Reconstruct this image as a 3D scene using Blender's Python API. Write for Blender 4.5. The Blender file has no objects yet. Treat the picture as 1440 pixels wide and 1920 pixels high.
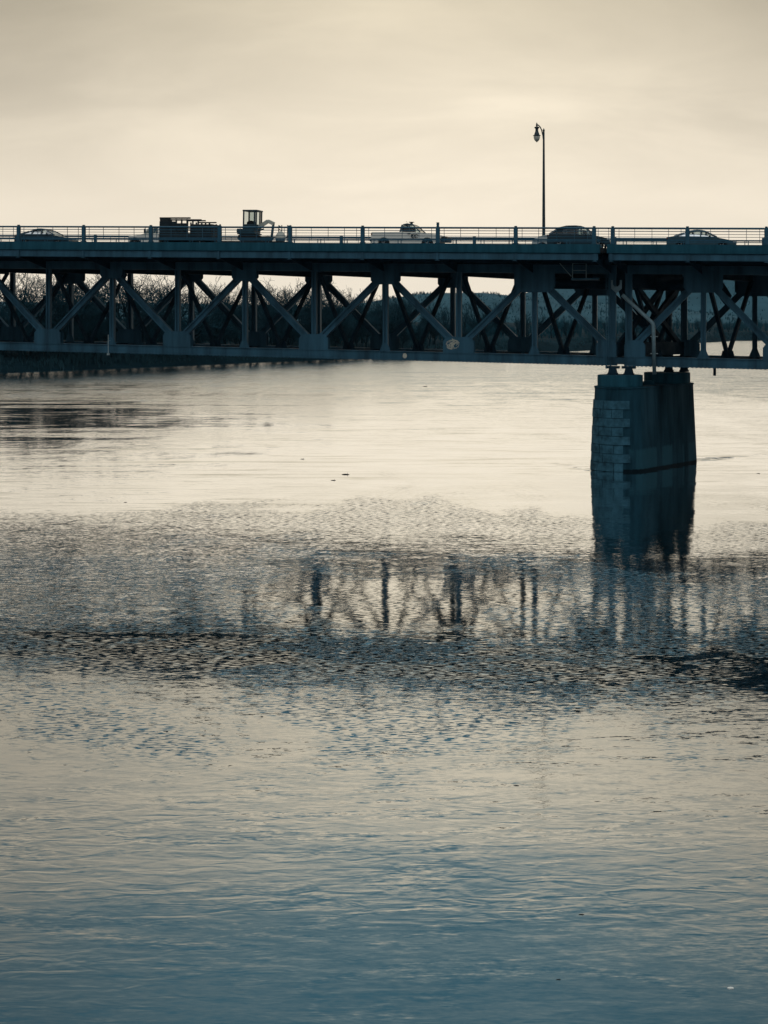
import bpy, bmesh, math, random
import numpy as np
from mathutils import Vector, Matrix
R = math.radians
scene = bpy.context.scene
col = scene.collection

# ------------------------------------------------------------------ camera, sky, sun, exposure
F = 2600.0                      # focal length in pixels of the 1440 x 1920 photograph
H = 10.25                       # eye height above the river
HY = 600.0                      # horizon row
cam_d = bpy.data.cameras.new('camera')
cam_d.sensor_width = 36.0
cam_d.sensor_fit = 'AUTO'
cam_d.lens = 36.0 * F / 1920.0
cam_d.shift_y = -(960.0 - HY) / 1920.0
cam_d.clip_start = 0.5
cam_d.clip_end = 20000
cam = bpy.data.objects.new('camera', cam_d)
cam.location = (0, 0, H)
cam.rotation_euler = (R(90), 0, 0)
col.objects.link(cam)
scene.camera = cam

scene.view_settings.view_transform = 'Standard'
scene.view_settings.look = 'None'
scene.view_settings.exposure = 0.0
scene.view_settings.gamma = 1.0
scene.render.film_transparent = False
scene.cycles.max_bounces = 6
scene.cycles.transparent_max_bounces = 12
scene.cycles.caustics_reflective = False
scene.cycles.caustics_refractive = False

SUN_EL, SUN_AZ = R(64), R(-25)   # high, ahead of the camera, behind cloud
w = bpy.data.worlds.new('World')
scene.world = w
w.use_nodes = True
nt = w.node_tree
nt.nodes.clear()


def N(tree, typ, **kw):
    n = tree.nodes.new(typ)
    for k, v in kw.items():
        if k == 'ins':
            for a, b in v.items():
                n.inputs[a].default_value = b
        else:
            setattr(n, k, v)
    return n


def math_n(tree, op, a, b=None, clamp=False):
    n = tree.nodes.new('ShaderNodeMath')
    n.operation = op
    n.use_clamp = clamp
    for i, v in enumerate((a, b)):
        if v is None:
            continue
        if isinstance(v, (int, float)):
            n.inputs[i].default_value = v
        else:
            tree.links.new(v, n.inputs[i])
    return n.outputs[0]


def ramp(tree, fac, stops, interp='LINEAR'):
    n = tree.nodes.new('ShaderNodeValToRGB')
    r = n.color_ramp
    r.interpolation = interp
    while len(r.elements) < len(stops):
        r.elements.new(0.5)
    for el, (p, c) in zip(r.elements, stops):
        el.position = p
        el.color = (c[0], c[1], c[2], 1) if not isinstance(c, (int, float)) else (c, c, c, 1)
    tree.links.new(fac, n.inputs[0])
    return n.outputs[0]


def maprange(tree, v, a, b, c=0.0, d=1.0, smooth=True):
    n = tree.nodes.new('ShaderNodeMapRange')
    n.interpolation_type = 'SMOOTHSTEP' if smooth else 'LINEAR'
    n.inputs['From Min'].default_value = a
    n.inputs['From Max'].default_value = b
    n.inputs['To Min'].default_value = c
    n.inputs['To Max'].default_value = d
    if isinstance(v, (int, float)):
        n.inputs['Value'].default_value = v
    else:
        tree.links.new(v, n.inputs['Value'])
    return n.outputs[0]


def mixc(tree, fac, a, b, mode='MIX'):
    n = tree.nodes.new('ShaderNodeMix')
    n.data_type = 'RGBA'
    n.blend_type = mode
    for s, v in ((n.inputs[0], fac), (n.inputs[6], a), (n.inputs[7], b)):
        if isinstance(v, (int, float)):
            s.default_value = v
        elif isinstance(v, tuple):
            s.default_value = (v[0], v[1], v[2], 1)
        else:
            tree.links.new(v, s)
    return n.outputs[2]


sky = N(nt, 'ShaderNodeTexSky')
sky.sky_type = 'NISHITA'
sky.sun_disc = False
sky.sun_elevation = SUN_EL
sky.sun_rotation = SUN_AZ
sky.air_density = 1.5
sky.dust_density = 4.0
tc = N(nt, 'ShaderNodeTexCoord')
sep = N(nt, 'ShaderNodeSeparateXYZ')
nt.links.new(tc.outputs['Generated'], sep.inputs[0])
dx, dy, dz = sep.outputs
zc = math_n(nt, 'MAXIMUM', dz, 0.0)
# overcast layer: bright cream low down ahead of the camera, blue grey above it; unseen sky high behind brightened to light the near truss
front = ramp(nt, zc, [(0.0, (1.02, 0.905, 0.735)), (0.07, (1.02, 0.905, 0.735)), (0.15, (0.98, 0.865, 0.68)),
                      (0.22, (0.80, 0.70, 0.525)), (0.29, (0.68, 0.60, 0.455)), (0.35, (0.46, 0.445, 0.365)), (0.41, (0.17, 0.25, 0.265)),
                      (0.47, (0.055, 0.155, 0.205)), (0.65, (0.05, 0.125, 0.165)), (1.0, (0.05, 0.11, 0.15))])
back = ramp(nt, zc, [(0.0, (0.08, 0.095, 0.10)), (0.30, (0.20, 0.23, 0.24)), (0.50, (0.86, 0.93, 0.96)),
                     (0.72, (1.50, 1.60, 1.65)), (0.9, (1.32, 1.42, 1.46)), (1.0, (0.88, 0.96, 1.0))])
fb = maprange(nt, dy, -0.25, 0.55)
cl = mixc(nt, fb, back, front)
# cloud structure, projected on a flat layer so that it tightens towards the horizon
den = math_n(nt, 'ADD', zc, 0.32)
comb = N(nt, 'ShaderNodeCombineXYZ')
nt.links.new(math_n(nt, 'DIVIDE', dx, den), comb.inputs[0])
nt.links.new(math_n(nt, 'DIVIDE', dy, den), comb.inputs[1])
n1 = N(nt, 'ShaderNodeTexNoise', ins={'Scale': 3.0, 'Detail': 7.0, 'Roughness': 0.55, 'Distortion': 0.5})
mp = N(nt, 'ShaderNodeMapping')
mp.inputs['Location'].default_value = (3.1, 1.4, 0)
mp.inputs['Rotation'].default_value = (0, 0, R(40))
mp.inputs['Scale'].default_value = (0.6, 1.1, 1)
nt.links.new(comb.outputs[0], mp.inputs[0])
nt.links.new(mp.outputs[0], n1.inputs['Vector'])
cf = maprange(nt, n1.outputs['Fac'], 0.30, 0.72, 0.88, 1.07)
amp = maprange(nt, zc, 0.02, 0.16, 0.12, 1.0)
cfac = math_n(nt, 'ADD', 1.0, math_n(nt, 'MULTIPLY', math_n(nt, 'SUBTRACT', cf, 1.0), amp))
vm = N(nt, 'ShaderNodeVectorMath', operation='SCALE')
nt.links.new(cl, vm.inputs[0])
nt.links.new(cfac, vm.inputs['Scale'])
# greyer, darker cloud to both sides
sd = maprange(nt, math_n(nt, 'ABSOLUTE', math_n(nt, 'SUBTRACT', dx, 0.03)), 0.02, 0.34, 0.0, 0.40)
side = math_n(nt, 'SUBTRACT', 1.0, math_n(nt, 'MULTIPLY', sd, maprange(nt, zc, 0.03, 0.22)))
vm2 = N(nt, 'ShaderNodeVectorMath', operation='SCALE')
nt.links.new(vm.outputs[0], vm2.inputs[0])
nt.links.new(side, vm2.inputs['Scale'])
bg_sky = N(nt, 'ShaderNodeBackground', ins={'Strength': 0.06})
nt.links.new(sky.outputs[0], bg_sky.inputs[0])
bg_cl = N(nt, 'ShaderNodeBackground', ins={'Strength': 1.0})
nt.links.new(vm2.outputs[0], bg_cl.inputs[0])
mixw = N(nt, 'ShaderNodeMixShader', ins={0: 0.95})
nt.links.new(bg_sky.outputs[0], mixw.inputs[1])
nt.links.new(bg_cl.outputs[0], mixw.inputs[2])
ow = N(nt, 'ShaderNodeOutputWorld')
nt.links.new(mixw.outputs[0], ow.inputs[0])

sun_d = bpy.data.lights.new('sun', 'SUN')
sun_d.energy = 0.5
sun_d.angle = R(25)
sun_d.color = (1.0, 0.93, 0.82)
sun = bpy.data.objects.new('sun', sun_d)
sdir = Vector((math.sin(SUN_AZ) * math.cos(SUN_EL), math.cos(SUN_AZ) * math.cos(SUN_EL), math.sin(SUN_EL)))
sun.rotation_euler = sdir.to_track_quat('Z', 'Y').to_euler()
sun.location = (0, 0, 100)
col.objects.link(sun)

rng = random.Random(7)


# ------------------------------------------------------------------ materials
def mat(name, base, rough=0.6, var=0.0, scale=3.0, spec=0.3, metal=0.0, streak=False, bump=0.0, dark=None, detail=6.0):
    m = bpy.data.materials.new(name)
    m.use_nodes = True
    t = m.node_tree
    b = t.nodes['Principled BSDF']
    b.inputs['Roughness'].default_value = rough
    b.inputs['Metallic'].default_value = metal
    b.inputs['Specular IOR Level'].default_value = spec
    c = (base[0], base[1], base[2])
    if var <= 0 and bump <= 0:
        b.inputs['Base Color'].default_value = (*c, 1)
        return m
    tcn = t.nodes.new('ShaderNodeTexCoord')
    mp_ = t.nodes.new('ShaderNodeMapping')
    mp_.inputs['Scale'].default_value = (1, 1, 0.12) if streak else (1, 1, 1)
    t.links.new(tcn.outputs['Object'], mp_.inputs[0])
    n = N(t, 'ShaderNodeTexNoise', ins={'Scale': scale, 'Detail': detail, 'Roughness': 0.62})
    t.links.new(mp_.outputs[0], n.inputs['Vector'])
    d = dark if dark else tuple(x * (1 - var) for x in c)
    l = tuple(min(0.95, x * (1 + var * 0.7)) for x in c)
    co = ramp(t, n.outputs['Fac'], [(0.30, d), (0.52, c), (0.72, l)])
    t.links.new(co, b.inputs['Base Color'])
    rr = maprange(t, n.outputs['Fac'], 0.3, 0.7, rough + 0.12, max(0.05, rough - 0.12))
    t.links.new(rr, b.inputs['Roughness'])
    if bump > 0:
        bn = N(t, 'ShaderNodeBump', ins={'Strength': 0.6, 'Distance': bump})
        n2 = N(t, 'ShaderNodeTexNoise', ins={'Scale': scale * 4, 'Detail': 5.0})
        t.links.new(tcn.outputs['Object'], n2.inputs['Vector'])
        t.links.new(n2.outputs['Fac'], bn.inputs['Height'])
        t.links.new(bn.outputs[0], b.inputs['Normal'])
    return m


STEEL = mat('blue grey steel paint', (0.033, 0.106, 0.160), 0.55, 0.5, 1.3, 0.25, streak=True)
STEEL_SHADED = mat('steel darkened for deck shade', (0.009, 0.034, 0.056), 0.7, 0.35, 1.1, 0.15)  # bridge steel with the shade under the deck put into its colour
RAILP = mat('railing paint', (0.026, 0.100, 0.155), 0.5, 0.2, 2.0, 0.25)
CONC = mat('stained fascia concrete', (0.016, 0.090, 0.132), 0.85, 0.42, 1.6, 0.15, streak=True, bump=0.01)
ASPH = mat('asphalt', (0.045, 0.05, 0.055), 0.9, 0.2, 4.0, 0.1)
PIER = mat('river pier concrete', (0.012, 0.056, 0.084), 0.85, 0.62, 1.1, 0.15, streak=True, bump=0.015, dark=(0.003, 0.017, 0.027))
GRAN = mat('granite block', (0.040, 0.130, 0.185), 0.8, 0.6, 1.7, 0.2, bump=0.02)
PIPE = mat('galvanised pipe', (0.20, 0.30, 0.34), 0.4, 0.25, 3.0, 0.4)
GALV = mat('galvanised rail', (0.38, 0.48, 0.50), 0.45, 0.2, 4.0, 0.4)
SPRAY = mat('cream spray paint', (0.62, 0.60, 0.50), 0.7, 0.15, 8.0, 0.2)
BARK = mat('winter bark', (0.004, 0.022, 0.031), 0.9, 0.4, 2.0, 0.1)
TWIG = mat('bare twigs', (0.006, 0.040, 0.058), 0.9, 0.3, 0.6, 0.1)
BRUSHM = mat('bank brush', (0.030, 0.085, 0.108), 0.95, 0.5, 0.15, 0.05)
EARTH = mat('bank earth', (0.005, 0.020, 0.028), 0.95, 0.5, 0.08, 0.05)
WOODM = mat('far wood twigs', (0.014, 0.080, 0.112), 0.95, 0.35, 0.02, 0.05)
HILLM = mat('wooded hillside', (0.033, 0.090, 0.118), 0.95, 0.3, 0.012, 0.05)
POLE = mat('lamp post enamel', (0.012, 0.030, 0.042), 0.4, 0.15, 3.0, 0.4)
GLOBE = mat('lamp globe', (0.62, 0.60, 0.52), 0.25, 0.0, 3.0, 0.5)
RUBBER = mat('rubber', (0.012, 0.014, 0.016), 0.85)
RIM = mat('alloy rim', (0.35, 0.37, 0.38), 0.35, metal=0.6)
BLACKP = mat('black plastic', (0.012, 0.018, 0.022), 0.6)
CAR_DARK = mat('dark car paint', (0.018, 0.040, 0.055), 0.22, spec=0.6)
CAR_TEAL = mat('grey car paint', (0.040, 0.085, 0.11), 0.22, spec=0.6)
CAR_WHITE = mat('white car paint', (0.90, 0.86, 0.77), 0.3, spec=0.5)
CAR_LIGHT = mat('silver car paint', (0.45, 0.50, 0.50), 0.28, spec=0.6)
RACK = mat('dark timber and steel', (0.014, 0.026, 0.034), 0.8, 0.4, 2.0)
MACH = mat('machine paint', (0.020, 0.050, 0.066), 0.5, 0.2, 2.0)
MACH_L = mat('pale machine paint', (0.55, 0.55, 0.48), 0.5, 0.2, 2.0)
LENS = mat('lamp lens', (0.8, 0.8, 0.75), 0.2)
TAIL = mat('tail lamp lens', (0.10, 0.02, 0.02), 0.25)
DRIFT = mat('wet driftwood', (0.030, 0.034, 0.034), 0.8, 0.3, 8.0)
FOAMM = mat('pale scrap', (0.7, 0.7, 0.66), 0.7)


def glass_mat():
    m = bpy.data.materials.new('vehicle glass')
    m.use_nodes = True
    t = m.node_tree
    t.nodes.clear()
    tr = N(t, 'ShaderNodeBsdfTransparent')
    tr.inputs[0].default_value = (0.62, 0.68, 0.68, 1)
    gl = N(t, 'ShaderNodeBsdfGlossy')
    gl.inputs['Roughness'].default_value = 0.03
    fr = N(t, 'ShaderNodeFresnel', ins={'IOR': 1.45})
    mx = N(t, 'ShaderNodeMixShader')
    t.links.new(fr.outputs[0], mx.inputs[0])
    t.links.new(tr.outputs[0], mx.inputs[1])
    t.links.new(gl.outputs[0], mx.inputs[2])
    o = N(t, 'ShaderNodeOutputMaterial')
    t.links.new(mx.outputs[0], o.inputs[0])
    return m


GLASS = glass_mat()


def deposits(m):
    """pale mineral deposit with a ragged top edge low on the pier"""
    t = m.node_tree
    b = t.nodes['Principled BSDF']
    src = b.inputs['Base Color'].links[0].from_socket
    tcn = t.nodes.new('ShaderNodeTexCoord')
    sp = N(t, 'ShaderNodeSeparateXYZ')
    t.links.new(tcn.outputs['Object'], sp.inputs[0])
    mpn = N(t, 'ShaderNodeMapping')
    mpn.inputs['Scale'].default_value = (1, 1, 0.02)
    t.links.new(tcn.outputs['Object'], mpn.inputs[0])
    n = N(t, 'ShaderNodeTexNoise', ins={'Scale': 0.75, 'Detail': 1.0})
    t.links.new(mpn.outputs[0], n.inputs['Vector'])
    n2 = N(t, 'ShaderNodeTexNoise', ins={'Scale': 7.0, 'Detail': 3.0})
    t.links.new(mpn.outputs[0], n2.inputs['Vector'])
    edge = math_n(t, 'ADD', sp.outputs[2], math_n(t, 'MULTIPLY', n2.outputs['Fac'], 0.5))
    k = math_n(t, 'MULTIPLY', maprange(t, edge, 1.65, 1.85, 1.0, 0.0), maprange(t, n.outputs['Fac'], 0.49, 0.52))
    c1 = mixc(t, math_n(t, 'MULTIPLY', k, 0.85), src, (0.026, 0.100, 0.138))
    wet = maprange(t, math_n(t, 'ADD', sp.outputs[2], math_n(t, 'MULTIPLY', n2.outputs['Fac'], 0.16)), 0.22, 0.30, 1.0, 0.0)
    t.links.new(mixc(t, wet, c1, (0.002, 0.010, 0.016)), b.inputs['Base Color'])


deposits(PIER)


# ------------------------------------------------------------------ mesh helpers
class MB:
    """collects shapes, then links them as ONE mesh object"""

    def __init__(s):
        s.v = []
        s.f = []

    def add(s, vs, fs):
        o = len(s.v)
        s.v += [tuple(x) for x in vs]
        s.f += [tuple(i + o for i in f) for f in fs]

    def box(s, c, size, ax=None):
        c = Vector(c)
        hx, hy, hz = (x / 2 for x in size)
        X, Y, Z = ax if ax else (Vector((1, 0, 0)), Vector((0, 1, 0)), Vector((0, 0, 1)))
        vs = [c + X * (hx * a) + Y * (hy * b) + Z * (hz * d) for a in (-1, 1) for b in (-1, 1) for d in (-1, 1)]
        s.add(vs, [(0, 1, 3, 2), (4, 6, 7, 5), (0, 4, 5, 1), (2, 3, 7, 6), (0, 2, 6, 4), (1, 5, 7, 3)])

    def box2(s, a, b):
        s.box([(x + y) / 2 for x, y in zip(a, b)], [abs(x - y) for x, y in zip(a, b)])

    def section(s, p0, p1, poly, up):
        """sweeps a 2-D section (u across, v along 'up') from p0 to p1"""
        p0, p1 = Vector(p0), Vector(p1)
        d = (p1 - p0).normalized()
        up = Vector(up)
        u = d.cross(up).normalized()
        v = u.cross(d).normalized()
        n = len(poly)
        vs = [p + u * a + v * b for p in (p0, p1) for a, b in poly]
        fs = [tuple(range(n - 1, -1, -1)), tuple(range(n, 2 * n))]
        fs += [(i, (i + 1) % n, n + (i + 1) % n, n + i) for i in range(n)]
        s.add(vs, fs)

    def bar(s, p0, p1, wd, ht, up=(0, 0, 1)):
        a, b = wd / 2, ht / 2
        s.section(p0, p1, [(-a, -b), (a, -b), (a, b), (-a, b)], up)

    def ibar(s, p0, p1, wd, ht, up, t=0.05, web=0.10):
        """H section: flanges of width wd at +-ht/2 along up, web between"""
        a, b, q = wd / 2, ht / 2, web / 2
        s.section(p0, p1, [(-a, -b), (a, -b), (a, -b + t), (q, -b + t), (q, b - t), (a, b - t), (a, b), (-a, b), (-a, b - t), (-q, b - t), (-q, -b + t), (-a, -b + t)], up)

    def tube(s, pts, r, n=8, caps=True):
        pts = [Vector(p) for p in pts]
        rs = r if isinstance(r, (list, tuple)) else [r] * len(pts)
        rings = []
        ref = Vector((0, 0, 1))
        d0 = (pts[1] - pts[0]).normalized()
        if abs(d0.dot(ref)) > 0.9:
            ref = Vector((1, 0, 0))
        o = len(s.v)
        for i, p in enumerate(pts):
            a = pts[max(i - 1, 0)]
            b = pts[min(i + 1, len(pts) - 1)]
            d = (b - a).normalized()
            u = d.cross(ref).normalized()
            v = d.cross(u)
            for k in range(n):
                t = 2 * math.pi * k / n
                s.v.append(tuple(p + u * (rs[i] * math.cos(t)) + v * (rs[i] * math.sin(t))))
        for i in range(len(pts) - 1):
            for k in range(n):
                a, b = o + i * n + k, o + i * n + (k + 1) % n
                s.f.append((a, b, b + n, a + n))
        if caps:
            s.f.append(tuple(o + k for k in range(n))[::-1])
            s.f.append(tuple(o + (len(pts) - 1) * n + k for k in range(n)))

    def lathe(s, prof, c=(0, 0, 0), n=16):
        o = len(s.v)
        for r, z in prof:
            for k in range(n):
                t = 2 * math.pi * k / n
                s.v.append((c[0] + r * math.cos(t), c[1] + r * math.sin(t), c[2] + z))
        for i in range(len(prof) - 1):
            for k in range(n):
                a, b = o + i * n + k, o + i * n + (k + 1) % n
                s.f.append((a, b, b + n, a + n))
        s.f.append(tuple(o + k for k in range(n))[::-1])
        s.f.append(tuple(o + (len(prof) - 1) * n + k for k in range(n)))

    def prism(s, poly, y0, y1):
        """polygon in (x, z) extruded from y0 to y1"""
        n = len(poly)
        vs = [(x, y, z) for y in (y0, y1) for x, z in poly]
        fs = [tuple(range(n)), tuple(range(2 * n - 1, n - 1, -1))]
        fs += [((i + 1) % n, i, n + i, n + (i + 1) % n) for i in range(n)]
        s.add(vs, fs)

    def rivet(s, c, r=0.022, h=0.014, ny=-1):
        x, y, z = c
        s.add([(x - r, y, z), (x, y, z + r), (x + r, y, z), (x, y, z - r), (x, y + ny * h, z)], [(0, 1, 4), (1, 2, 4), (2, 3, 4), (3, 0, 4)])

    def build(s, name, m, parent=None, smooth=False, bevel=0.0, fix=True):
        me = bpy.data.meshes.new(name)
        me.from_pydata(s.v, [], s.f)
        if fix or bevel:
            bm = bmesh.new()
            bm.from_mesh(me)
            if bevel:
                ed = [e for e in bm.edges if len(e.link_faces) == 2 and e.calc_face_angle(0) > 0.5]
                bmesh.ops.bevel(bm, geom=ed, offset=bevel, segments=2, affect='EDGES', clamp_overlap=True)
            bmesh.ops.recalc_face_normals(bm, faces=bm.faces)
            bm.to_mesh(me)
            bm.free()
        me.materials.append(m)
        if smooth:
            me.polygons.foreach_set('use_smooth', [True] * len(me.polygons))
        o = bpy.data.objects.new(name, me)
        col.objects.link(o)
        if parent:
            o.parent = parent
        return o


def tag(o, label=None, cat=None, group=None, kind=None):
    for k, v in (('label', label), ('category', cat), ('group', group), ('kind', kind)):
        if v:
            o[k] = v
    return o


def empty(name, label, cat, loc=(0, 0, 0), rz=0.0, group=None, parent=None):
    o = bpy.data.objects.new(name, None)
    o.empty_display_size = 0.3
    o.location = loc
    o.rotation_euler = (0, 0, rz)
    col.objects.link(o)
    if parent:
        o.parent = parent
    if label:
        tag(o, label, cat, group)
    return o


def copy_tree(o, parent=None):
    c = o.copy()
    col.objects.link(c)
    if parent:
        c.parent = parent
    for ch in o.children:
        copy_tree(ch, c)
    return c


# ------------------------------------------------------------------ bridge frame
P0 = Vector((-25.9336, 107.3160))
EV = Vector((5.21165, -1.47023))
L = EV.length                    # panel length of the long span
U = EV / L
NV = Vector((-U.y, U.x))         # across the bridge, away from the camera
TH = math.atan2(U.y, U.x)
SK = 3.257 / 7.45                # skew of the piers


def wxy(s, p):
    return P0 + U * s + NV * p


def s_at(px, p):
    q = (px - 720) / F
    b = P0 + NV * p
    return (q * b.y - b.x) / (U.x - q * U.y)


def zline(a, b):
    return lambda s: H + a + b * s / L


Z_RAIL = zline(7.094, -0.1123)
Z_FT = zline(5.913, -0.1067)     # fascia top
Z_FB = zline(5.278, -0.1054)
Z_CB = zline(4.79, -0.1004)      # edge channel bottom
Z_TB = zline(3.956, -0.0967)     # top chord bottom
Z_TT = zline(4.50, -0.0967)
Z_BT = zline(-1.779, -0.0870)    # bottom chord top
Z_BB = zline(-2.407, -0.0902)


def Z_ROAD(s):
    return Z_FT(s) - 0.22


def at_px(px, py, Y):
    return Vector(((px - 720) / F * Y, Y, H + (HY - py) / F * Y))


S_END = 8.0 * L                  # end post of the long span
RP = 5.0                         # panel length of the short span
S_R0 = 8.203 * L
PW = 7.45


def sloped_box(mb, s0, s1, y0, y1, zb, zt, db=0.0, dt=0.0):
    vs = []
    for s in (s0, s1):
        for y in (y0, y1):
            vs += [(s, y, zb(s) + db), (s, y, zt(s) + dt)]
    mb.add(vs, [(0, 1, 3, 2), (4, 6, 7, 5), (0, 4, 5, 1), (2, 3, 7, 6), (0, 2, 6, 4), (1, 5, 7, 3)])


def skew_box(mb, s0, s1, y0, y1, zb, zt, db=0.0, dt=0.0):
    """like sloped_box, with its ends cut along the skew"""
    vs = []
    for s in (s0, s1):
        for y in (y0, y1):
            q = s + y * SK
            vs += [(q, y, zb(q) + db), (q, y, zt(q) + dt)]
    mb.add(vs, [(0, 1, 3, 2), (4, 6, 7, 5), (0, 4, 5, 1), (2, 3, 7, 6), (0, 2, 6, 4), (1, 5, 7, 3)])


def gusset(name, s, y, zlo, zhi, half, lower, parent, sides=(1, 1), cut=0.22):
    """pair of riveted gusset plates either side of a panel point"""
    m = MB()
    hl, hr = half * sides[0], half * sides[1]
    c = cut * half
    h = zhi - zlo
    cc = 0.32 * half / h
    if lower:
        poly = [(s - hl, zlo), (s + hr, zlo), (s + hr, zlo + h * 0.74), (s + hr - c, zhi), (s - hl + c, zhi), (s - hl, zlo + h * 0.74)]
    else:
        poly = [(s - hl, zhi), (s - hl, zlo + c * 1.2), (s - hl + c, zlo), (s + hr - c, zlo), (s + hr, zlo + c * 1.2), (s + hr, zhi)]
    for yy in (y - 0.245, y + 0.22):
        m.prism(poly, yy, yy + 0.025)
    for d in (-1, 1):
        sx = sides[0] if d < 0 else sides[1]
        if sx < 0.5:
            continue
        for q in range(10):
            for off in (-0.10, 0.10):
                t = q / 9
                if lower:
                    px, pz = s + d * (half * 0.15 + half * 0.70 * t), zlo + 0.1 + (h - 0.2) * t
                else:
                    px, pz = s + d * (half * 0.15 + half * 0.70 * t), zhi - 0.1 - (h - 0.2) * t
                m.rivet((px + off * 0.7, y - 0.245, pz + (-d if lower else d) * off * 0.4))
    for q in range(7):
        for off in (-0.07, 0.07):
            m.rivet((s + off, y - 0.245, zlo + 0.08 + (h - 0.16) * q / 6))
    for q in range(int(half * 2 / 0.11)):
        m.rivet((s - hl + 0.06 + q * 0.11 * (hl + hr) / (2 * half), y - 0.245, (zlo if lower else zhi) + (0.05 if lower else -0.05)))
    return m.build(name, STEEL, parent)


def truss(span, y, ds, nodes, first_lower, label, upw):
    """nodes: panel points along s; alternating lower / upper nodes. upw: (half width, depth) of each upper gusset"""
    tr = empty('truss', None, None, parent=span)
    tr['label'] = label
    s0, s1 = nodes[0] + ds, nodes[-1] + ds
    m = MB()
    sloped_box(m, s0 - 0.25, s1 + 0.25, y - 0.20, y + 0.20, Z_TB, Z_TT)
    sloped_box(m, s0 - 0.25, s1 + 0.25, y - 0.30, y + 0.30, Z_TT, Z_TT, 0.002, 0.05)
    m.build('top_chord', STEEL_SHADED if False else STEEL, tr)
    m = MB()
    e0, e1 = s0 - 0.3, s1 + 0.3
    sloped_box(m, e0, e1, y - 0.26, y + 0.26, Z_BT, Z_BT, -0.06, 0.0)          # top flange
    sloped_box(m, e0, e1, y - 0.20, y - 0.16, Z_BB, Z_BT, 0.07, -0.062)        # webs
    sloped_box(m, e0, e1, y + 0.16, y + 0.20, Z_BB, Z_BT, 0.07, -0.062)
    sloped_box(m, e0, e1, y - 0.27, y + 0.27, Z_BB, Z_BB, 0.0, 0.068)
    for k, s in enumerate(nodes):                                              # splice plates
        q = s + ds
        if k % 2 == (0 if first_lower else 1):
            sloped_box(m, q - 1.6, q + 1.6, y - 0.222, y - 0.2, Z_BB, Z_BT, 0.10, -0.09)
    n = int((e1 - e0) / 0.28)
    for i in range(n):
        q = e0 + 0.1 + i * 0.28
        m.rivet((q, y - 0.20, Z_BB(q) + 0.13), 0.02, 0.016)
        m.rivet((q, y - 0.20, Z_BT(q) - 0.12), 0.02, 0.016)
        m.add([(q - 0.07, y - 0.27, Z_BB(q) - 0.03), (q + 0.07, y - 0.27, Z_BB(q) - 0.03), (q + 0.07, y - 0.27, Z_BB(q)), (q - 0.07, y - 0.27, Z_BB(q)),
               (q - 0.07, y - 0.21, Z_BB(q) - 0.03), (q + 0.07, y - 0.21, Z_BB(q) - 0.03), (q + 0.07, y - 0.21, Z_BB(q)), (q - 0.07, y - 0.21, Z_BB(q))],
              [(0, 1, 2, 3), (4, 7, 6, 5), (0, 4, 5, 1), (0, 3, 7, 4), (1, 5, 6, 2)])
    m.build('bottom_chord', STEEL, tr)
    for k, s in enumerate(nodes):
        q = s + ds
        low = (k % 2 == 0) == first_lower
        end = k in (0, len(nodes) - 1)
        m = MB()
        wd = 0.46 if end else 0.36
        m.ibar((q, y, Z_BT(q) + 0.002), (q, y, Z_TB(q) - 0.002), 0.34, wd, (1, 0, 0), 0.11, 0.14)
        if not low:   # splayed foot of the hanger
            m.prism([(q - 0.18, Z_BT(q) + 0.55), (q - 0.40, Z_BT(q) + 0.003), (q + 0.40, Z_BT(q) + 0.003), (q + 0.18, Z_BT(q) + 0.55)], y - 0.19, y - 0.172)
        m.build('vertical', STEEL, tr)
        if low:
            sides = (1, 1)
            if k == 0:
                sides = (0.25, 1)
            if k == len(nodes) - 1:
                sides = (1, 0.25)
            gusset('gusset_plate', q, y, Z_BT(q) - 0.10, Z_BT(q) + 1.10, 1.12, True, tr, sides)
        else:
            hw, dp = upw[k % len(upw)] if isinstance(upw, list) else upw(k)
            gusset('gusset_plate', q, y, Z_TB(q) - dp, Z_TB(q) + 0.25, hw, False, tr)
        if k < len(nodes) - 1:
            q2 = nodes[k + 1] + ds
            a = Vector((q, y, (Z_BT(q) + 0.35) if low else Z_TB(q) - 0.1))
            b = Vector((q2, y, (Z_TB(q2) - 0.1) if low else Z_BT(q2) + 0.35))
            m = MB()
            d = (b - a).normalized()
            across = Vector((-d.z, 0, d.x))
            m.ibar(a, b, 0.40, 0.46, across, 0.12, 0.20)
            m.build('diagonal', STEEL, tr)
    return tr


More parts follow.
